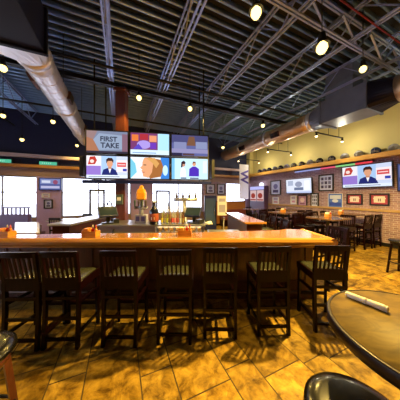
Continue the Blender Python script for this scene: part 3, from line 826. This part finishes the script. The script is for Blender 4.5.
# bar island inside
t = thing('back_bar', 'stainless steel bar island carrying bottles and beer towers', 'bar', P(0, 0), BZ)
IZ = 1.09
bm = B(); box(bm, -2.25, .12, 3.92, 4.73, IZ - .04, IZ); obj('counter_top', bm, M['steel'], t, .006)
bm = B(); box(bm, -2.22, -1.02, 3.96, 4.68, .12, IZ - .04); obj('cooler_door', bm, mat('pale_steel', (.60, .61, .66), .35, .5), t, .006)
bm = B(); box(bm, -1.0, .08, 4.30, 4.70, .12, IZ - .04); obj('back_panel', bm, M['steel'], t)
bm = B(); box(bm, -2.2, .08, 4.0, 4.68, 0, .12); obj('plinth', bm, M['black'], t)
for z in (.62, .90):
    bm = B(); box(bm, -.98, .04, 3.98, 4.30, z, z + .02); obj('shelf', bm, M['steel'], t)
bm = B(); box(bm, -.95, .03, 4.02, 4.07, IZ - .06, IZ - .042); obj('counter_light', bm, emit((1, .72, .38), 7.0), t)
bm = B(); tube(bm, [(-1.88, 3.955, .99), (-1.88, 3.92, .97), (-1.88, 3.92, .80), (-1.88, 3.955, .78)], .018, 8); obj('cooler_handle', bm, M['black'], t)
for x in (-1.0, .06):
    bm = B(); box(bm, x - .02, x + .02, 3.96, 4.30, .12, IZ - .04); obj('side_panel', bm, M['steel'], t)

t = thing('ice_well', 'low stainless steel ice well between island and bar wing', 'sink', P(.62, 4.5), BZ)
bm = B(); box(bm, -.42, .38, -.25, .25, .78, .84); obj('rim', bm, M['steel'], t, .006)
bm = B(); box(bm, -.40, .36, -.23, .23, .14, .78); obj('tub', bm, M['steel'], t, .006)
for sx in (-.36, .32):
    for sy in (-.2, .2):
        bm = B(); tube(bm, [(sx, sy, 0), (sx, sy, .2)], .018, 8); obj('leg', bm, M['steel'], t)
bm = B(); tube(bm, [(0, .22, .84), (0, .22, 1.12), (0, .17, 1.18), (0, .08, 1.18), (0, .06, 1.12)], .014, 8); obj('faucet', bm, M['chrome'], t)

# bottles on the island
def bottle(name, label, cat, loc, h, r, glass_c, lab_c, spout, group, cap=(230, 230, 235)):
    t = thing(name, label, cat, loc, BZ, group)
    bm = B(); lathe(bm, [(r * .9, 0), (r, .01), (r, h * .58), (r * .85, h * .66), (r * .38, h * .76), (r * .34, h * .92), (r * .42, h * .93), (r * .42, h * .95)], n=16); obj('glass_body', bm, glass_c, t, smooth=True)
    bm = B(); lathe(bm, [(r * 1.015, h * .14), (r * 1.03, h * .15), (r * 1.03, h * .46), (r * 1.015, h * .47)], n=16); obj('label', bm, lab_c, t, smooth=True)
    bm = B()
    if spout: tube(bm, [(0, 0, h * .93), (0, 0, h), (.012, -.0, h * 1.06), (.045, 0, h * 1.13)], .009, 8, rs=[r * .3, .011, .008, .006]); nm_ = 'pour_spout'
    else: lathe(bm, [(r * .4, h * .94), (r * .44, h * .95), (r * .44, h), (r * .3, h * 1.005)], n=12); nm_ = 'cap'
    obj(nm_, bm, flat(*cap, rough=.3), t, smooth=True)
    return t
dk = mat('dark_bottle_glass', (.010, .012, .035), .08, coat=.5)
t = bottle('liquor_bottle', 'very large dark bottle with orange label on the island', 'bottle', P((154 - 200) / F * 4.02, 4.02, IZ), .52, .100, dk, flat(150, 70, 50), False, 'bottles on the island')
bm = B(); bm.faces.new([bm.verts.new((.1045 * math.sin(a), -.1045 * math.cos(a), z)) for a, z in ((-.35, .17), (.35, .17), (.35, .11), (-.35, .11))]); obj('emblem', bm, flat(235, 235, 230), t)
bcol = [((.62, .55, .20), (220, 205, 60), 'yellow-labelled'), ((.5, .42, .35), (150, 145, 135), 'grey-labelled'), ((.42, .50, .12), (195, 200, 70), 'lime-labelled'), ((.55, .30, .10), (110, 80, 60), 'brown-labelled'),
        ((.70, .72, .74), (205, 80, 85), 'red-labelled'), ((.75, .75, .78), (215, 140, 150), 'pink-labelled'), ((.55, .28, .12), (160, 70, 60), 'rust-labelled'), ((.68, .70, .74), (200, 200, 210), 'white-labelled'), ((.40, .2, .08), (130, 110, 60), 'khaki-labelled')]
for k, (g, l, nme) in enumerate(bcol):
    px = 162.0 + k * 2.6
    bottle('liquor_bottle', '%s liquor bottle with pour spout, %s after the very large bottle' % (nme, ORD[k]), 'bottle', P((px - 200) / F * 4.06, 4.06, IZ), .29, .028, tinted('glass_%d' % k, g), flat(*l), True, 'bottles on the island')
for k in range(7):
    px = 163.5 + k * 3.4
    bottle('liquor_bottle', 'spouted liquor bottle in the second row of the island, %s from the beer tower' % ORD[k], 'bottle', P((px - 200) / F * 4.35, 4.35, IZ), .33, .03, tinted('glassb_%d' % k, bcol[(k * 4 + 2) % 9][0]), flat(*bcol[(k * 2 + 3) % 9][1]), True, 'bottles on the island')
# jars on the low shelf below
jarm = tinted('amber_jar_glass', (.85, .52, .15))
for k in range(8):
    px = 160 + k * 5.6
    if 178 < px < 192: pass
    t = thing('juice_jar', 'amber jar on the open shelf below the bottles, %s from the cooler door' % ORD[k], 'jar', P((px - 200) / F * 4.08, 4.12, .921), BZ, 'jars on the shelf below the bottles')
    bm = B(); lathe(bm, [(.034, 0), (.042, .01), (.042, .075), (.03, .09)], n=14); obj('glass_body', bm, jarm, t, smooth=True)
    bm = B(); lathe(bm, [(.033, .09), (.035, .093), (.035, .102), (.0, .104)], n=14); obj('lid', bm, flat(235, 225, 200), t, smooth=True)

# beer tower with amber topper
t = thing('beer_tower', 'beer tap tower topped by an amber lantern on the island', 'beer tap', P((141.5 - 200) / F * 4.25, 4.25, IZ), BZ)
bm = B(); box(bm, -.13, .13, -.09, .09, 0, .20); obj('base', bm, flat(170, 170, 205, .3), t, .012)
bm = B(); box(bm, -.10, -.02, -.096, -.09, .05, .16); box(bm, .02, .10, -.096, -.09, .05, .16); obj('badge', bm, flat(90, 80, 150), t)
bm = B(); tube(bm, [(0, 0, .2), (0, 0, .56)], .05, 14); obj('column', bm, M['steel'], t)
bm = B(); tube(bm, [(-.15, 0, .36), (.15, 0, .36)], .032, 12); obj('crossbar', bm, M['chrome'], t)
for k, c in enumerate(((40, 70, 50), (60, 40, 40), (40, 60, 45), (70, 60, 60))):
    x = -.125 + k * .083
    bm = B(); tube(bm, [(x, -.03, .36), (x, -.09, .36), (x, -.10, .31)], .011, 8); tp = obj('tap', bm, M['chrome'], t)
    bm = B(); lathe(bm, [(.008, 0), (.014, .02), (.022, .13), (.016, .17), (0, .175)], (x, -.085, .365), 10); obj('tap_handle', bm, flat(*c, rough=.3), tp, smooth=True)
bm = B(); loft(bm, [[(x * s, y * s, z) for x, y in rrect(.2, .16, .03)] for s, z in ((.9, .54), (1.05, .56), (1.05, .70), (.75, .79), (.5, .80), (.45, .86), (.1, .88))], smooth=False)
obj('lantern', bm, mat('amber_resin', (.85, .36, .02), .3, coat=.3), t)

# draft tower: steel T with bell handles
t = thing('draft_tower', 'steel T-shaped draft tower with dark bell handles before the window', 'beer tap', P((184.5 - 200) / F * 4.6, 4.6, IZ), BZ)
bm = B(); lathe(bm, [(.09, 0), (.09, .015), (.05, .03), (.045, .50)], n=16); obj('column', bm, M['steel'], t, smooth=True)
bm = B(); tube(bm, [(-.27, 0, .54), (.33, 0, .54)], .045, 14); obj('crossbar', bm, M['steel'], t)
for k in range(4):
    x = -.2 + k * .16
    bm = B(); tube(bm, [(x, -.03, .54), (x, -.1, .54), (x, -.11, .47)], .012, 8); tp = obj('tap', bm, M['chrome'], t)
    bm = B(); lathe(bm, [(.01, .0), (.03, .01), (.038, .04), (.02, .09), (.008, .13), (0, .135)], (x, -.01, .58), 12); obj('tap_handle', bm, flat(70, 66, 84, .3), tp, smooth=True)

def pos(label, px, d, z, rz, s=1.0):
    t = thing('till_terminal', label, 'till', P((px - 200) / F * d, d, z), BZ + rz, 'till terminals')
    bm = B(); prism(bm, rrect(.26 * s, .22 * s, .03), 0, .03); obj('base', bm, M['black'], t)
    bm = B(); bar(bm, (0, .04, .02), (0, .02, .24 * s), .07, .05); obj('arm', bm, M['black'], t)
    bm = B(); box(bm, -.20 * s, .20 * s, -.03, .03, -.14 * s, .14 * s); sc = obj('monitor', bm, M['darkblue'], t, .012); sc.location = (0, -.02, .27 * s); sc.rotation_euler = (-.75, 0, .2)
    bm = B(); box(bm, -.175 * s, .175 * s, -.034, -.03, -.115 * s, .115 * s); obj('display', bm, mat('sleeping_display', (.02, .035, .06), .1), sc)
    bm = B(); box(bm, .11 * s, .23 * s, -.10, .12, .0, .10); obj('printer', bm, M['black'], t, .01)
pos('dark till terminal on the island beside the wooden column', 108, 4.15, IZ, .5, 1.0)
pos('dark till terminal on the island at its brick wall end', 193.5, 4.2, IZ, -.5, .95)
t = thing('napkin_heap', 'crumpled white towel beside the far till terminal', 'towel', P((209 - 200) / F * 4.05, 4.05, IZ), BZ)
bm = B(); bmesh.ops.create_icosphere(bm, subdivisions=3, radius=.08)
for v in bm.verts:
    n_ = 1 + .25 * math.sin(v.co.x * 60) * math.cos(v.co.y * 50)
    v.co = Vector((v.co.x * 1.1 * n_, v.co.y * n_, max(0, v.co.z * .8 * n_)))
obj('cloth', bm, M['white'], t, smooth=True)
# goose-neck tap beside the column-side till
t = thing('sink_faucet', 'tall dark goose-neck faucet before the wooden column', 'faucet', P((112 - 200) / F * 4.45, 4.45, IZ), BZ)
bm = B(); tube(bm, [(0, 0, 0), (0, 0, .40), (-.02, 0, .47), (-.07, 0, .50), (-.11, 0, .46), (-.11, 0, .40)], .018, 10); obj('neck', bm, M['darkblue'], t)
bm = B(); lathe(bm, [(.04, 0), (.04, .02), (.02, .03)], n=14); obj('base', bm, M['darkblue'], t)

# caddies on the bar, each holding two sauce bottles
for k, (px, d, w_) in enumerate(((5.5, 2.90, 'at the picture edge end of the bar'), (91, 2.90, 'in front of the wooden column'), (185, 2.98, 'below the island bottles'))):
    loc = P((px - 200) / F * d, d, 1.07)
    t = thing('condiment_caddy', 'amber wooden condiment caddy on the bar %s' % w_, 'caddy', loc + Vector((0, 0, .001)), BZ, 'condiment caddies on the bar')
    bm = B(); box(bm, -.11, .11, -.07, .07, 0, .012); obj('tray', bm, M['amberbox'], t)
    for y in (-.07, .06):
        bm = B(); box(bm, -.11, .11, y, y + .01, .012, .09); obj('side_board', bm, M['amberbox'], t)
    for x in (-.11, -.004, .1):
        bm = B(); box(bm, x, x + .01, -.06, .06, .012, .11 if x < .05 else .09); obj('divider', bm, M['amberbox'], t)
    for j, (c, nme) in enumerate((((185, 30, 25), 'red'), ((215, 130, 30), 'mustard'))):
        l2 = P((px - 200) / F * d + (.03 if j == 0 else .078), d, 1.0845)
        b = thing('sauce_bottle', '%s sauce bottle in the caddy %s' % (nme, w_), 'bottle', l2, BZ, 'sauce bottles in the caddies')
        bm = B(); lathe(bm, [(.020, 0), (.0215, .01), (.0215, .10), (.011, .13)], n=12); obj('bottle_body', bm, flat(*c, rough=.25), b, smooth=True)
        bm = B(); lathe(bm, [(.012, .13), (.012, .15), (.004, .175), (0, .176)], n=10); obj('cap', bm, flat(200, 60, 40) if j else flat(225, 215, 200), b, smooth=True)
    b = thing('napkin_stack', 'folded napkin stack in the caddy %s' % w_, 'napkins', P((px - 200) / F * d - .058, d, 1.0845), BZ, 'napkin stacks in the caddies')
    bm = B()
    for q in range(6): box(bm, -.038 + q * .013, -.027 + q * .013, -.055, .055, 0, .115 + .006 * (q % 2))
    obj('napkins', bm, flat(225, 150, 60) if k != 2 else flat(240, 190, 90), b)

# ------------------------------------------------------------------ bar stools
def make_stool(label, seat_m):
    t = thing('bar_stool', label, 'bar stool', (0, 0, 0), 0, 'slat-back bar stools')
    w = .185
    wm = M['espresso']
    for s in (-1, 1):
        bm = B(); pts = [(s * w, -.02, 0), (s * w, 0, .40), (s * w, .0, .74), (s * w, -.05, 1.085)]
        for a, b in zip(pts, pts[1:]): bar(bm, a, b, .036, .04)
        obj('leg', bm, wm, t)
        bm = B(); bar(bm, (s * w * 1.03, .40, 0), (s * w, .385, .70), .036, .036); obj('leg', bm, wm, t)
    for s in (-1, 1):
        for z in (.16, .50):
            bm = B(); bar(bm, (s * w, -.005, z), (s * w, .392, z - .02), .022, .034); obj('stretcher', bm, wm, t)
    for z in (.10, .335, .565):
        bm = B(); bar(bm, (-w, -.008, z), (w, -.008, z), .022, .032); obj('stretcher', bm, wm, t)
    bm = B(); bar(bm, (-w, .394, .28), (w, .394, .28), .026, .04); obj('stretcher', bm, wm, t)
    bm = B()
    for x0, x1, y0, y1 in ((-w, w, -.016, .008), (-w, w, .39, .41), (-w - .03, -w - .008, -.016, .41), (w + .008, w + .03, -.016, .41)): box(bm, x0, x1, y0, y1, .655, .748)
    obj('seat_frame', bm, wm, t)
    bm = B()
    loft(bm, [[(x * s, .20 + (y) * s, z) for x, y in rrect(.38, .38, .04)] for s, z in ((.97, .705), (1.0, .72), (1.0, .742), (.97, .757), (.85, .766), (.4, .77))]); obj('seat', bm, seat_m, t, smooth=True)
    bm = B(); n = 8; rings = []
    for k in range(n + 1):                                  # curved crest rail
        x = -w - .018 + (2 * w + .036) * k / n; y = -.052 - .022 * (1 - (x / w) ** 2)
        rings.append([(x, y - .011, 1.045), (x, y + .011, 1.045), (x, y + .009, 1.105 + .006 * (1 - (x / w) ** 2)), (x, y - .013, 1.105 + .006 * (1 - (x / w) ** 2))])
    loft(bm, rings, smooth=False)
    box(bm, -w, w, -.024, .002, .745, .80)
    for k in range(6):
        x = -.128 + k * .0512; y1 = -.052 - .022 * (1 - (x / w) ** 2)
        bar(bm, (x, -.012, .79), (x, y1, 1.05), .021, .012)
    obj('backrest', bm, wm, t)
    return t
def at(px, py): d = EYE * F / (py - HOR); return (px - 200) / F * d, d
rowp = [(22, 349, .02), (62, 347.5, .03), (120, 345.3, .0), (174.5, 342.5, 0), (220, 337, -.02), (273, 334, .03), (329.5, 331.3, -.06)]
rown = ['seventh', 'sixth', 'fifth', 'fourth', 'third', 'second', 'first']
first = None
for i, (px, py, a) in enumerate(rowp):
    x, d = at(px, py)
    lab = 'slat-back bar stool at the bar front, %s counting from the round table' % rown[i]
    if first is None:
        first = make_stool(lab, M['tanvinyl']); first.location = P(x, d); first.rotation_euler = (0, 0, BZ + a)
    else: dup(first, P(x, d), BZ + a, lab)
dup(first, P(2.66, 3.55), BZ + PI / 2 + .25, 'slat-back bar stool around the corner at the end of the bar')
for k, (x, d) in enumerate(((2.18, 4.75), (2.14, 5.4), (2.08, 6.05), (2.02, 6.72))):
    dup(first, P(x, d), BZ + PI / 2 + .04, 'slat-back bar stool along the brick-side wing, %s back from its open end' % ORD[k])

# ------------------------------------------------------------------ high tables by the brick wall
def high_table(label, loc, rz, w, d_):
    t = thing('high_table', label, 'table', loc, rz, 'high tables by the brick wall')
    bm = B(); prism(bm, rrect(w, d_, .04), 1.03, 1.07); obj('table_top', bm, wood('high_table_wood', (.10, .055, .04), (.17, .10, .075), .2, .6), t, .006)
    bm = B(); lathe(bm, [(.26, 0), (.26, .012), (.06, .04), (.045, .06), (.045, 1.0), (.12, 1.03)], n=20); obj('pedestal', bm, M['black'], t, smooth=False)
    return t
blackstool = make_stool('black slat-back stool at the wall table, nearest the picture edge', M['vinyl'])
blackstool['group'] = 'black stools at the wall tables'
used = [False]
def bs(x, y, rz, label):
    if not used[0]:
        used[0] = True; blackstool.location = (x, y, 0); blackstool.rotation_euler = (0, 0, rz); blackstool['label'] = label
    else: dup(blackstool, (x, y, 0), rz, label, 'black stools at the wall tables')
tabs = [(5.75, 3.45, .85, .85, 'high table standing free of the wall, nearest the camera'), (7.42, 3.95, 1.2, .85, 'high table against the brick wall below the red framed jerseys'),
        (6.05, 5.35, .85, .85, 'high table free of the wall, middle row'), (7.4, 6.2, 1.0, .85, 'high table against the brick wall, middle row'), (6.3, 7.3, .9, .85, 'high table free of the wall, farthest row')]
for i, (x, y, w, d_, lab) in enumerate(tabs):
    high_table(lab, (x, y, 0), 0, w, d_)
    short = ['the nearest free table', 'the table under the jerseys', 'the middle free table', 'the middle wall table', 'the farthest free table'][i]
    for k, (dx, dy, rz, wh) in enumerate(((-.25, -.78, 0, 'camera side, windowward'), (.25, -.78, 0, 'camera side, wallward'), (-.25, .78, PI, 'far side, windowward'), (.25, .78, PI, 'far side, wallward'))):
        if i == 0 and k < 2: continue
        if i == 1 and k < 2: dx = (-.08, .50)[k]
        if i == 1 and k == 2: dx = -.3
        if i in (3, 4) and k == 2: continue
        bs(x + dx, y + dy, rz + .05 * (k - 1.5), 'black slat-back stool at %s, %s seat' % (short, wh))
bs(6.66, 3.4, PI / 2 + .1, 'black slat-back stool between the nearest free table and the wall table')
for i, (x, y) in enumerate(((5.85, 3.5), (7.35, 3.95), (6.05, 5.35))):     # table caddies
    lab = ['nearest free high table', 'wall table under the jerseys', 'middle free high table'][i]
    t = thing('condiment_caddy', 'small amber condiment caddy on the %s' % lab, 'caddy', (x, y, 1.07), .1, 'condiment caddies on the high tables')
    bm = B(); box(bm, -.09, .09, -.06, .06, 0, .10); obj('box', bm, M['amberbox'], t, .006)
    bm = B(); box(bm, -.07, .0, -.045, .045, .10, .15); obj('napkins', bm, M['paper'], t)
    b = thing('sauce_bottle', 'red sauce bottle by the caddy on the %s' % lab, 'bottle', (x + .12, y, 1.07), 0, 'sauce bottles on the high tables')
    bm = B(); lathe(bm, [(.022, 0), (.024, .01), (.024, .11), (.012, .14)], n=12); obj('bottle_body', bm, flat(170, 40, 30, .25), b, smooth=True)
    bm = B(); lathe(bm, [(.013, .14), (.013, .16), (.004, .185)], n=10); obj('cap', bm, flat(230, 225, 215), b, smooth=True)

# ------------------------------------------------------------------ foreground
tx, td = 1.10, .845
t = thing('round_table', 'round high-top wooden table with dark edge nearest the camera', 'table', P(tx, td), BZ)
bm = B(); lathe(bm, [(.0, 1.065), (.40, 1.065), (.408, 1.069), (.41, 1.065)], n=72); bm.free()
bm = B(); lathe(bm, [(0, 1.03), (.398, 1.03), (.40, 1.035), (.40, 1.066), (.398, 1.07), (0, 1.07)], n=72); obj('table_top', bm, M['tabletop'], t)
bm = B(); lathe(bm, [(.395, 1.008), (.412, 1.010), (.416, 1.014), (.417, 1.064), (.4135, 1.0695), (.4095, 1.0712), (.400, 1.0705), (.399, 1.06)], n=72); obj('edge_band', bm, mat('dark_table_edge', (.016, .008, .006), .35, coat=.1, spec=.3), t, smooth=True)
bm = B(); lathe(bm, [(.20, 0), (.20, .015), (.05, .05), (.045, 1.0), (.14, 1.025)], n=24); obj('pedestal', bm, M['black'], t)
p0, p1 = P(.945, 1.175, 1.088), P(1.045, 1.01, 1.088)
t = thing('cutlery_roll', 'white napkin roll of cutlery lying on the round table', 'napkin', (p0 + p1) / 2, 0)
c = (p0 + p1) / 2; a, b = p0 - c, p1 - c
bm = B(); tube(bm, [a, a * .9, a * .4, b * .4, b * .8, b], .016, 12, rs=[.010, .016, .0165, .017, .0185, .016]); obj('rolled_napkin', bm, M['white'], t, smooth=True)
bm = B(); tube(bm, [a * .1, b * .12], .0178, 12); obj('paper_band', bm, flat(225, 215, 205), t, smooth=True)
bm = B(); tube(bm, [b * .98, b * 1.06], .016, 12, rs=[.0185, .012]); obj('napkin_fold', bm, M['white'], t, smooth=True)

def round_stool(label, loc, rz, wm):
    t = thing('backless_stool', label, 'bar stool', loc, rz, 'backless round stools')
    bm = B(); lathe(bm, [(.16, .70), (.205, .705), (.221, .722), (.218, .742), (.20, .757), (.15, .765), (0, .768)], n=40); obj('seat', bm, M['vinyl'], t, smooth=True)
    bm = B(); lathe(bm, [(.17, .66), (.19, .66), (.195, .70), (.15, .70)], n=32); obj('seat_frame', bm, wm, t)
    for k in range(4):
        an = PI / 4 + k * PI / 2; c, s = math.cos(an), math.sin(an)
        bm = B(); bar(bm, (c * .24, s * .24, 0), (c * .165, s * .165, .68), .036, .036); obj('leg', bm, wm, t)
    bm = B(); tube(bm, [(.212 * math.cos(2 * PI * k / 24), .212 * math.sin(2 * PI * k / 24), .27) for k in range(25)], .011, 8); obj('foot_ring', bm, M['blacksteel'], t)
round_stool('black round stool partly under the round table', P(.705, .79), BZ, M['espresso'])
round_stool('black round stool on red brown legs at the picture edge, opposite the round table', P(-1.42, 1.10), BZ + .35, M['redwood'])
round_stool('black round stool beyond the round table, cut by the picture edge', P(4.42, 3.95), BZ + .2, M['espresso'])

# ------------------------------------------------------------------ window side furniture
def booth(label, loc, rz, w, m):
    t = thing('booth_bench', label, 'booth', loc, rz, 'booths by the windows')
    bm = B(); box(bm, -w / 2, w / 2, 0, .55, .36, .47); obj('seat', bm, m, t, .03)
    bm = B(); box(bm, -w / 2, w / 2, -.12, .02, .12, 1.12); obj('backrest', bm, m, t, .03)
    bm = B(); box(bm, -w / 2, w / 2, .04, .5, 0, .36); obj('base', bm, M['espresso'], t)
    bm = B()
    bar(bm, (-w / 2 + .03, -.05, 1.34), (w / 2 - .03, -.05, 1.34), .05, .04)
    for k in range(7):
        x = -w / 2 + .06 + (w - .12) * k / 6; bar(bm, (x, -.05, 1.10), (x, -.05, 1.33), .03, .03)
    obj('spindle_rail', bm, m, t)
booth('plum booth bench with spindle rail, close to the plum pier', P(-6.05, 6.0), BZ, .95, M['plum'])
booth('plum booth bench with spindle rail at the picture edge', P(-7.6, 6.1), BZ, .9, M['plum'])
def dining(label, loc, rz, w, d_, m):
    t = thing('dining_table', label, 'table', loc, rz, 'tables on the window side')
    bm = B(); prism(bm, rrect(w, d_, .05), .72, .76); obj('table_top', bm, m, t, .005)
    bm = B(); lathe(bm, [(.28, 0), (.28, .015), (.05, .05), (.045, .70), (.15, .72)], n=20); obj('pedestal', bm, M['black'], t)
wt = mat('pale_laminate', (.55, .52, .58), .2, coat=.5)
bar_wing('counter with glare-white top slanting back from the bar towards the plum booth', [(-3.3, 3.22), (-2.85, 3.22), (-4.0, 4.5), (-4.6, 4.5)], mat('counter_top_glare', (.85, .83, .86), .2, coat=.5))  # white of the top is window glare put into its colour
dining('pale table close to the windows, beside the plum pier', P(-5.4, 7.4), BZ, 1.2, .8, wt)
dining('pale table in front of the glazed door', P(-4.0, 8.2), BZ, 1.1, .8, wt)
def chair_(label, loc, rz):
    t = thing('dining_chair', label, 'chair', loc, rz, 'black dining chairs on the window side')
    for s in (-1, 1):
        bm = B(); bar(bm, (s * .19, 0, 0), (s * .19, -.05, .92), .034, .034); obj('leg', bm, M['black'], t)
        bm = B(); bar(bm, (s * .19, .40, 0), (s * .19, .39, .44), .034, .034); obj('leg', bm, M['black'], t)
    bm = B(); prism(bm, rrect(.43, .43, .04, cy=.2), .43, .48); obj('seat', bm, M['vinyl'], t)
    bm = B(); bar(bm, (-.19, -.045, .88), (.19, -.045, .88), .03, .08); bar(bm, (-.19, -.03, .62), (.19, -.03, .62), .02, .04)
    for k in range(5): bar(bm, (-.12 + k * .06, -.03, .62), (-.12 + k * .06, -.045, .86), .02, .012)
    obj('backrest', bm, M['black'], t)
    return t
ch = chair_('black dining chair between the pier table and the windows', P(-5.1, 8.15), BZ + PI)
for x, d, a, lab in ( (-5.3, 6.65, 0, 'black dining chair at the pier table, bar side'),
                     (-4.2, 7.45, 0, 'black dining chair at the door table, bar side'), (-3.8, 8.95, PI, 'black dining chair at the door table, door side')):
    dup(ch, P(x, d), BZ + a, lab)

# lit cabinet in the far corner, low wood partition
ya, _ = onx(252.5, XW - .02); yb_, _ = onx(266, XW - .6)
t = thing('lit_cabinet', 'tall lit cabinet with two picture panels in the far corner', 'cabinet', (XW - .36, 9.05, 0), -PI / 2)
bm = B(); box(bm, -.65, .65, 0, .32, 0, 2.35); obj('body', bm, mat('plum_cabinet', (.10, .05, .12), .4), t, .02)
bm = B(); box(bm, -.62, .62, -.02, 0, 2.12, 2.32); obj('header', bm, emit(srgb(190, 190, 250), 1.0), t)
for s in (-1, 1):
    bm = B(); box(bm, s * .32 - .28, s * .32 + .28, -.02, 0, 1.40, 2.08); pn = obj('picture_panel', bm, emit(srgb(225, 190, 190), .9), t)
    bm = B(); bm.faces.new([bm.verts.new((s * .32 + x, -.022, 1.74 + z)) for x, z in ell(0, 0, .2, .17)]); bm.faces.new([bm.verts.new((s * .32 + x, -.022, z)) for x, z in rc(-.26, 1.44, .26, 1.52)]); obj('panel_print', bm, emit(srgb(170, 70, 60), .8), pn)
bm = B(); lathe(bm, [(.14, 2.35), (.15, 2.38), (.13, 2.5), (.07, 2.56), (0, 2.57)], (.25, .16, 0), 18); obj('dome_light', bm, emit(srgb(240, 240, 255), 1.6), t, smooth=True)
t = thing('wood_partition', 'low orange wood partition before the banner and far windows', 'partition', (5.9, 9.3, 0), 0)
t['kind'] = 'thing'
bm = B(); box(bm, -1.3, 1.3, -.05, .05, .1, 1.35); obj('panel', bm, wood('orange_panel', (.32, .12, .03), (.45, .19, .05), .35, .3), t)
bm = B(); box(bm, -1.33, 1.33, -.08, .08, 1.35, 1.41); obj('cap_rail', bm, M['redwood'], t, .008)
bm = B(); box(bm, -1.3, 1.3, -.06, .06, 0, .1); obj('kick_board', bm, M['espresso'], t)
t = thing('booth_bench', 'red vinyl bench against the orange wood partition', 'booth', (6.2, 9.2, 0), PI)
bm = B(); box(bm, -.9, .9, .02, .5, .36, .48); obj('seat', bm, M['redvinyl'], t, .03)
bm = B(); box(bm, -.9, .9, .02, .14, .48, .92); obj('backrest', bm, M['redvinyl'], t, .03)
bm = B(); box(bm, -.88, .88, .04, .46, 0, .36); obj('base', bm, M['espresso'], t)
t = thing('drinks_fridge', 'slim dark blue drinks fridge before the brick pier', 'fridge', P(.52, 9.0), BZ)
bm = B(); box(bm, -.30, .30, 0, .5, .05, 1.75); obj('body', bm, M['darkblue'], t, .015)
bm = B(); box(bm, -.25, .25, -.012, 0, .3, 1.6); obj('door', bm, mat('fridge_glass', (.05, .09, .2), .08, coat=.5), t)
bm = B(); tube(bm, [(.2, -.04, .8), (.2, -.04, 1.2)], .012, 8); obj('handle', bm, M['chrome'], t)
bm = B(); box(bm, -.28, .28, .02, .48, 0, .05); obj('base', bm, M['black'], t)
t = thing('menu_stand', 'white printed menu stand beside the drinks fridge', 'sign', P(1.05, 8.6), BZ)
bm = B(); box(bm, -.22, .22, -.01, .01, .8, 1.72); obj('board', bm, M['paper'], t)
bm = B(); tube(bm, [(0, .02, .02), (0, .02, 1.0)], .018, 8); obj('post', bm, M['black'], t)
bm = B(); lathe(bm, [(.2, 0), (.2, .015), (.03, .03)], n=18); obj('base', bm, M['black'], t)
bm = B(); box(bm, -.15, .15, -.013, -.01, 1.45, 1.6); box(bm, -.15, .15, -.013, -.01, .95, 1.3); obj('print', bm, flat(170, 165, 190), t)

# ------------------------------------------------------------------ daylight, camera
w = bpy.data.worlds.new('World'); SC.world = w; w.use_nodes = True
bg = w.node_tree.nodes['Background']
bg.inputs[0].default_value = (0.84, 0.86, 1.0, 1); bg.inputs[1].default_value = 5.6
bm = B(); box(bm, -30, 30, YB + .3, YB + 40, -.12, -.06); g_ = struct('ground_outside', bm, mat('pale_paving', (.55, .55, .56), .8))

cam = bpy.data.cameras.new('camera'); co = bpy.data.objects.new('camera', cam); COL.objects.link(co)
co.location = (0, 0, EYE); co.rotation_euler = (PI / 2, 0, -YAW)
cam.sensor_width = 36; cam.sensor_fit = 'HORIZONTAL'; cam.lens = 36 * F / 400
cam.shift_y = (HOR - 200) / 400
cam.clip_start = .02
SC.camera = co
vs = SC.view_settings
vs.view_transform = 'Standard'; vs.look = 'None'; vs.gamma = 1; vs.exposure = 0.0; vs.use_curve_mapping = False
try:
    SC.cycles.use_denoising = True
    SC.cycles.max_bounces = 8; SC.cycles.sample_clamp_indirect = 6
except Exception: pass
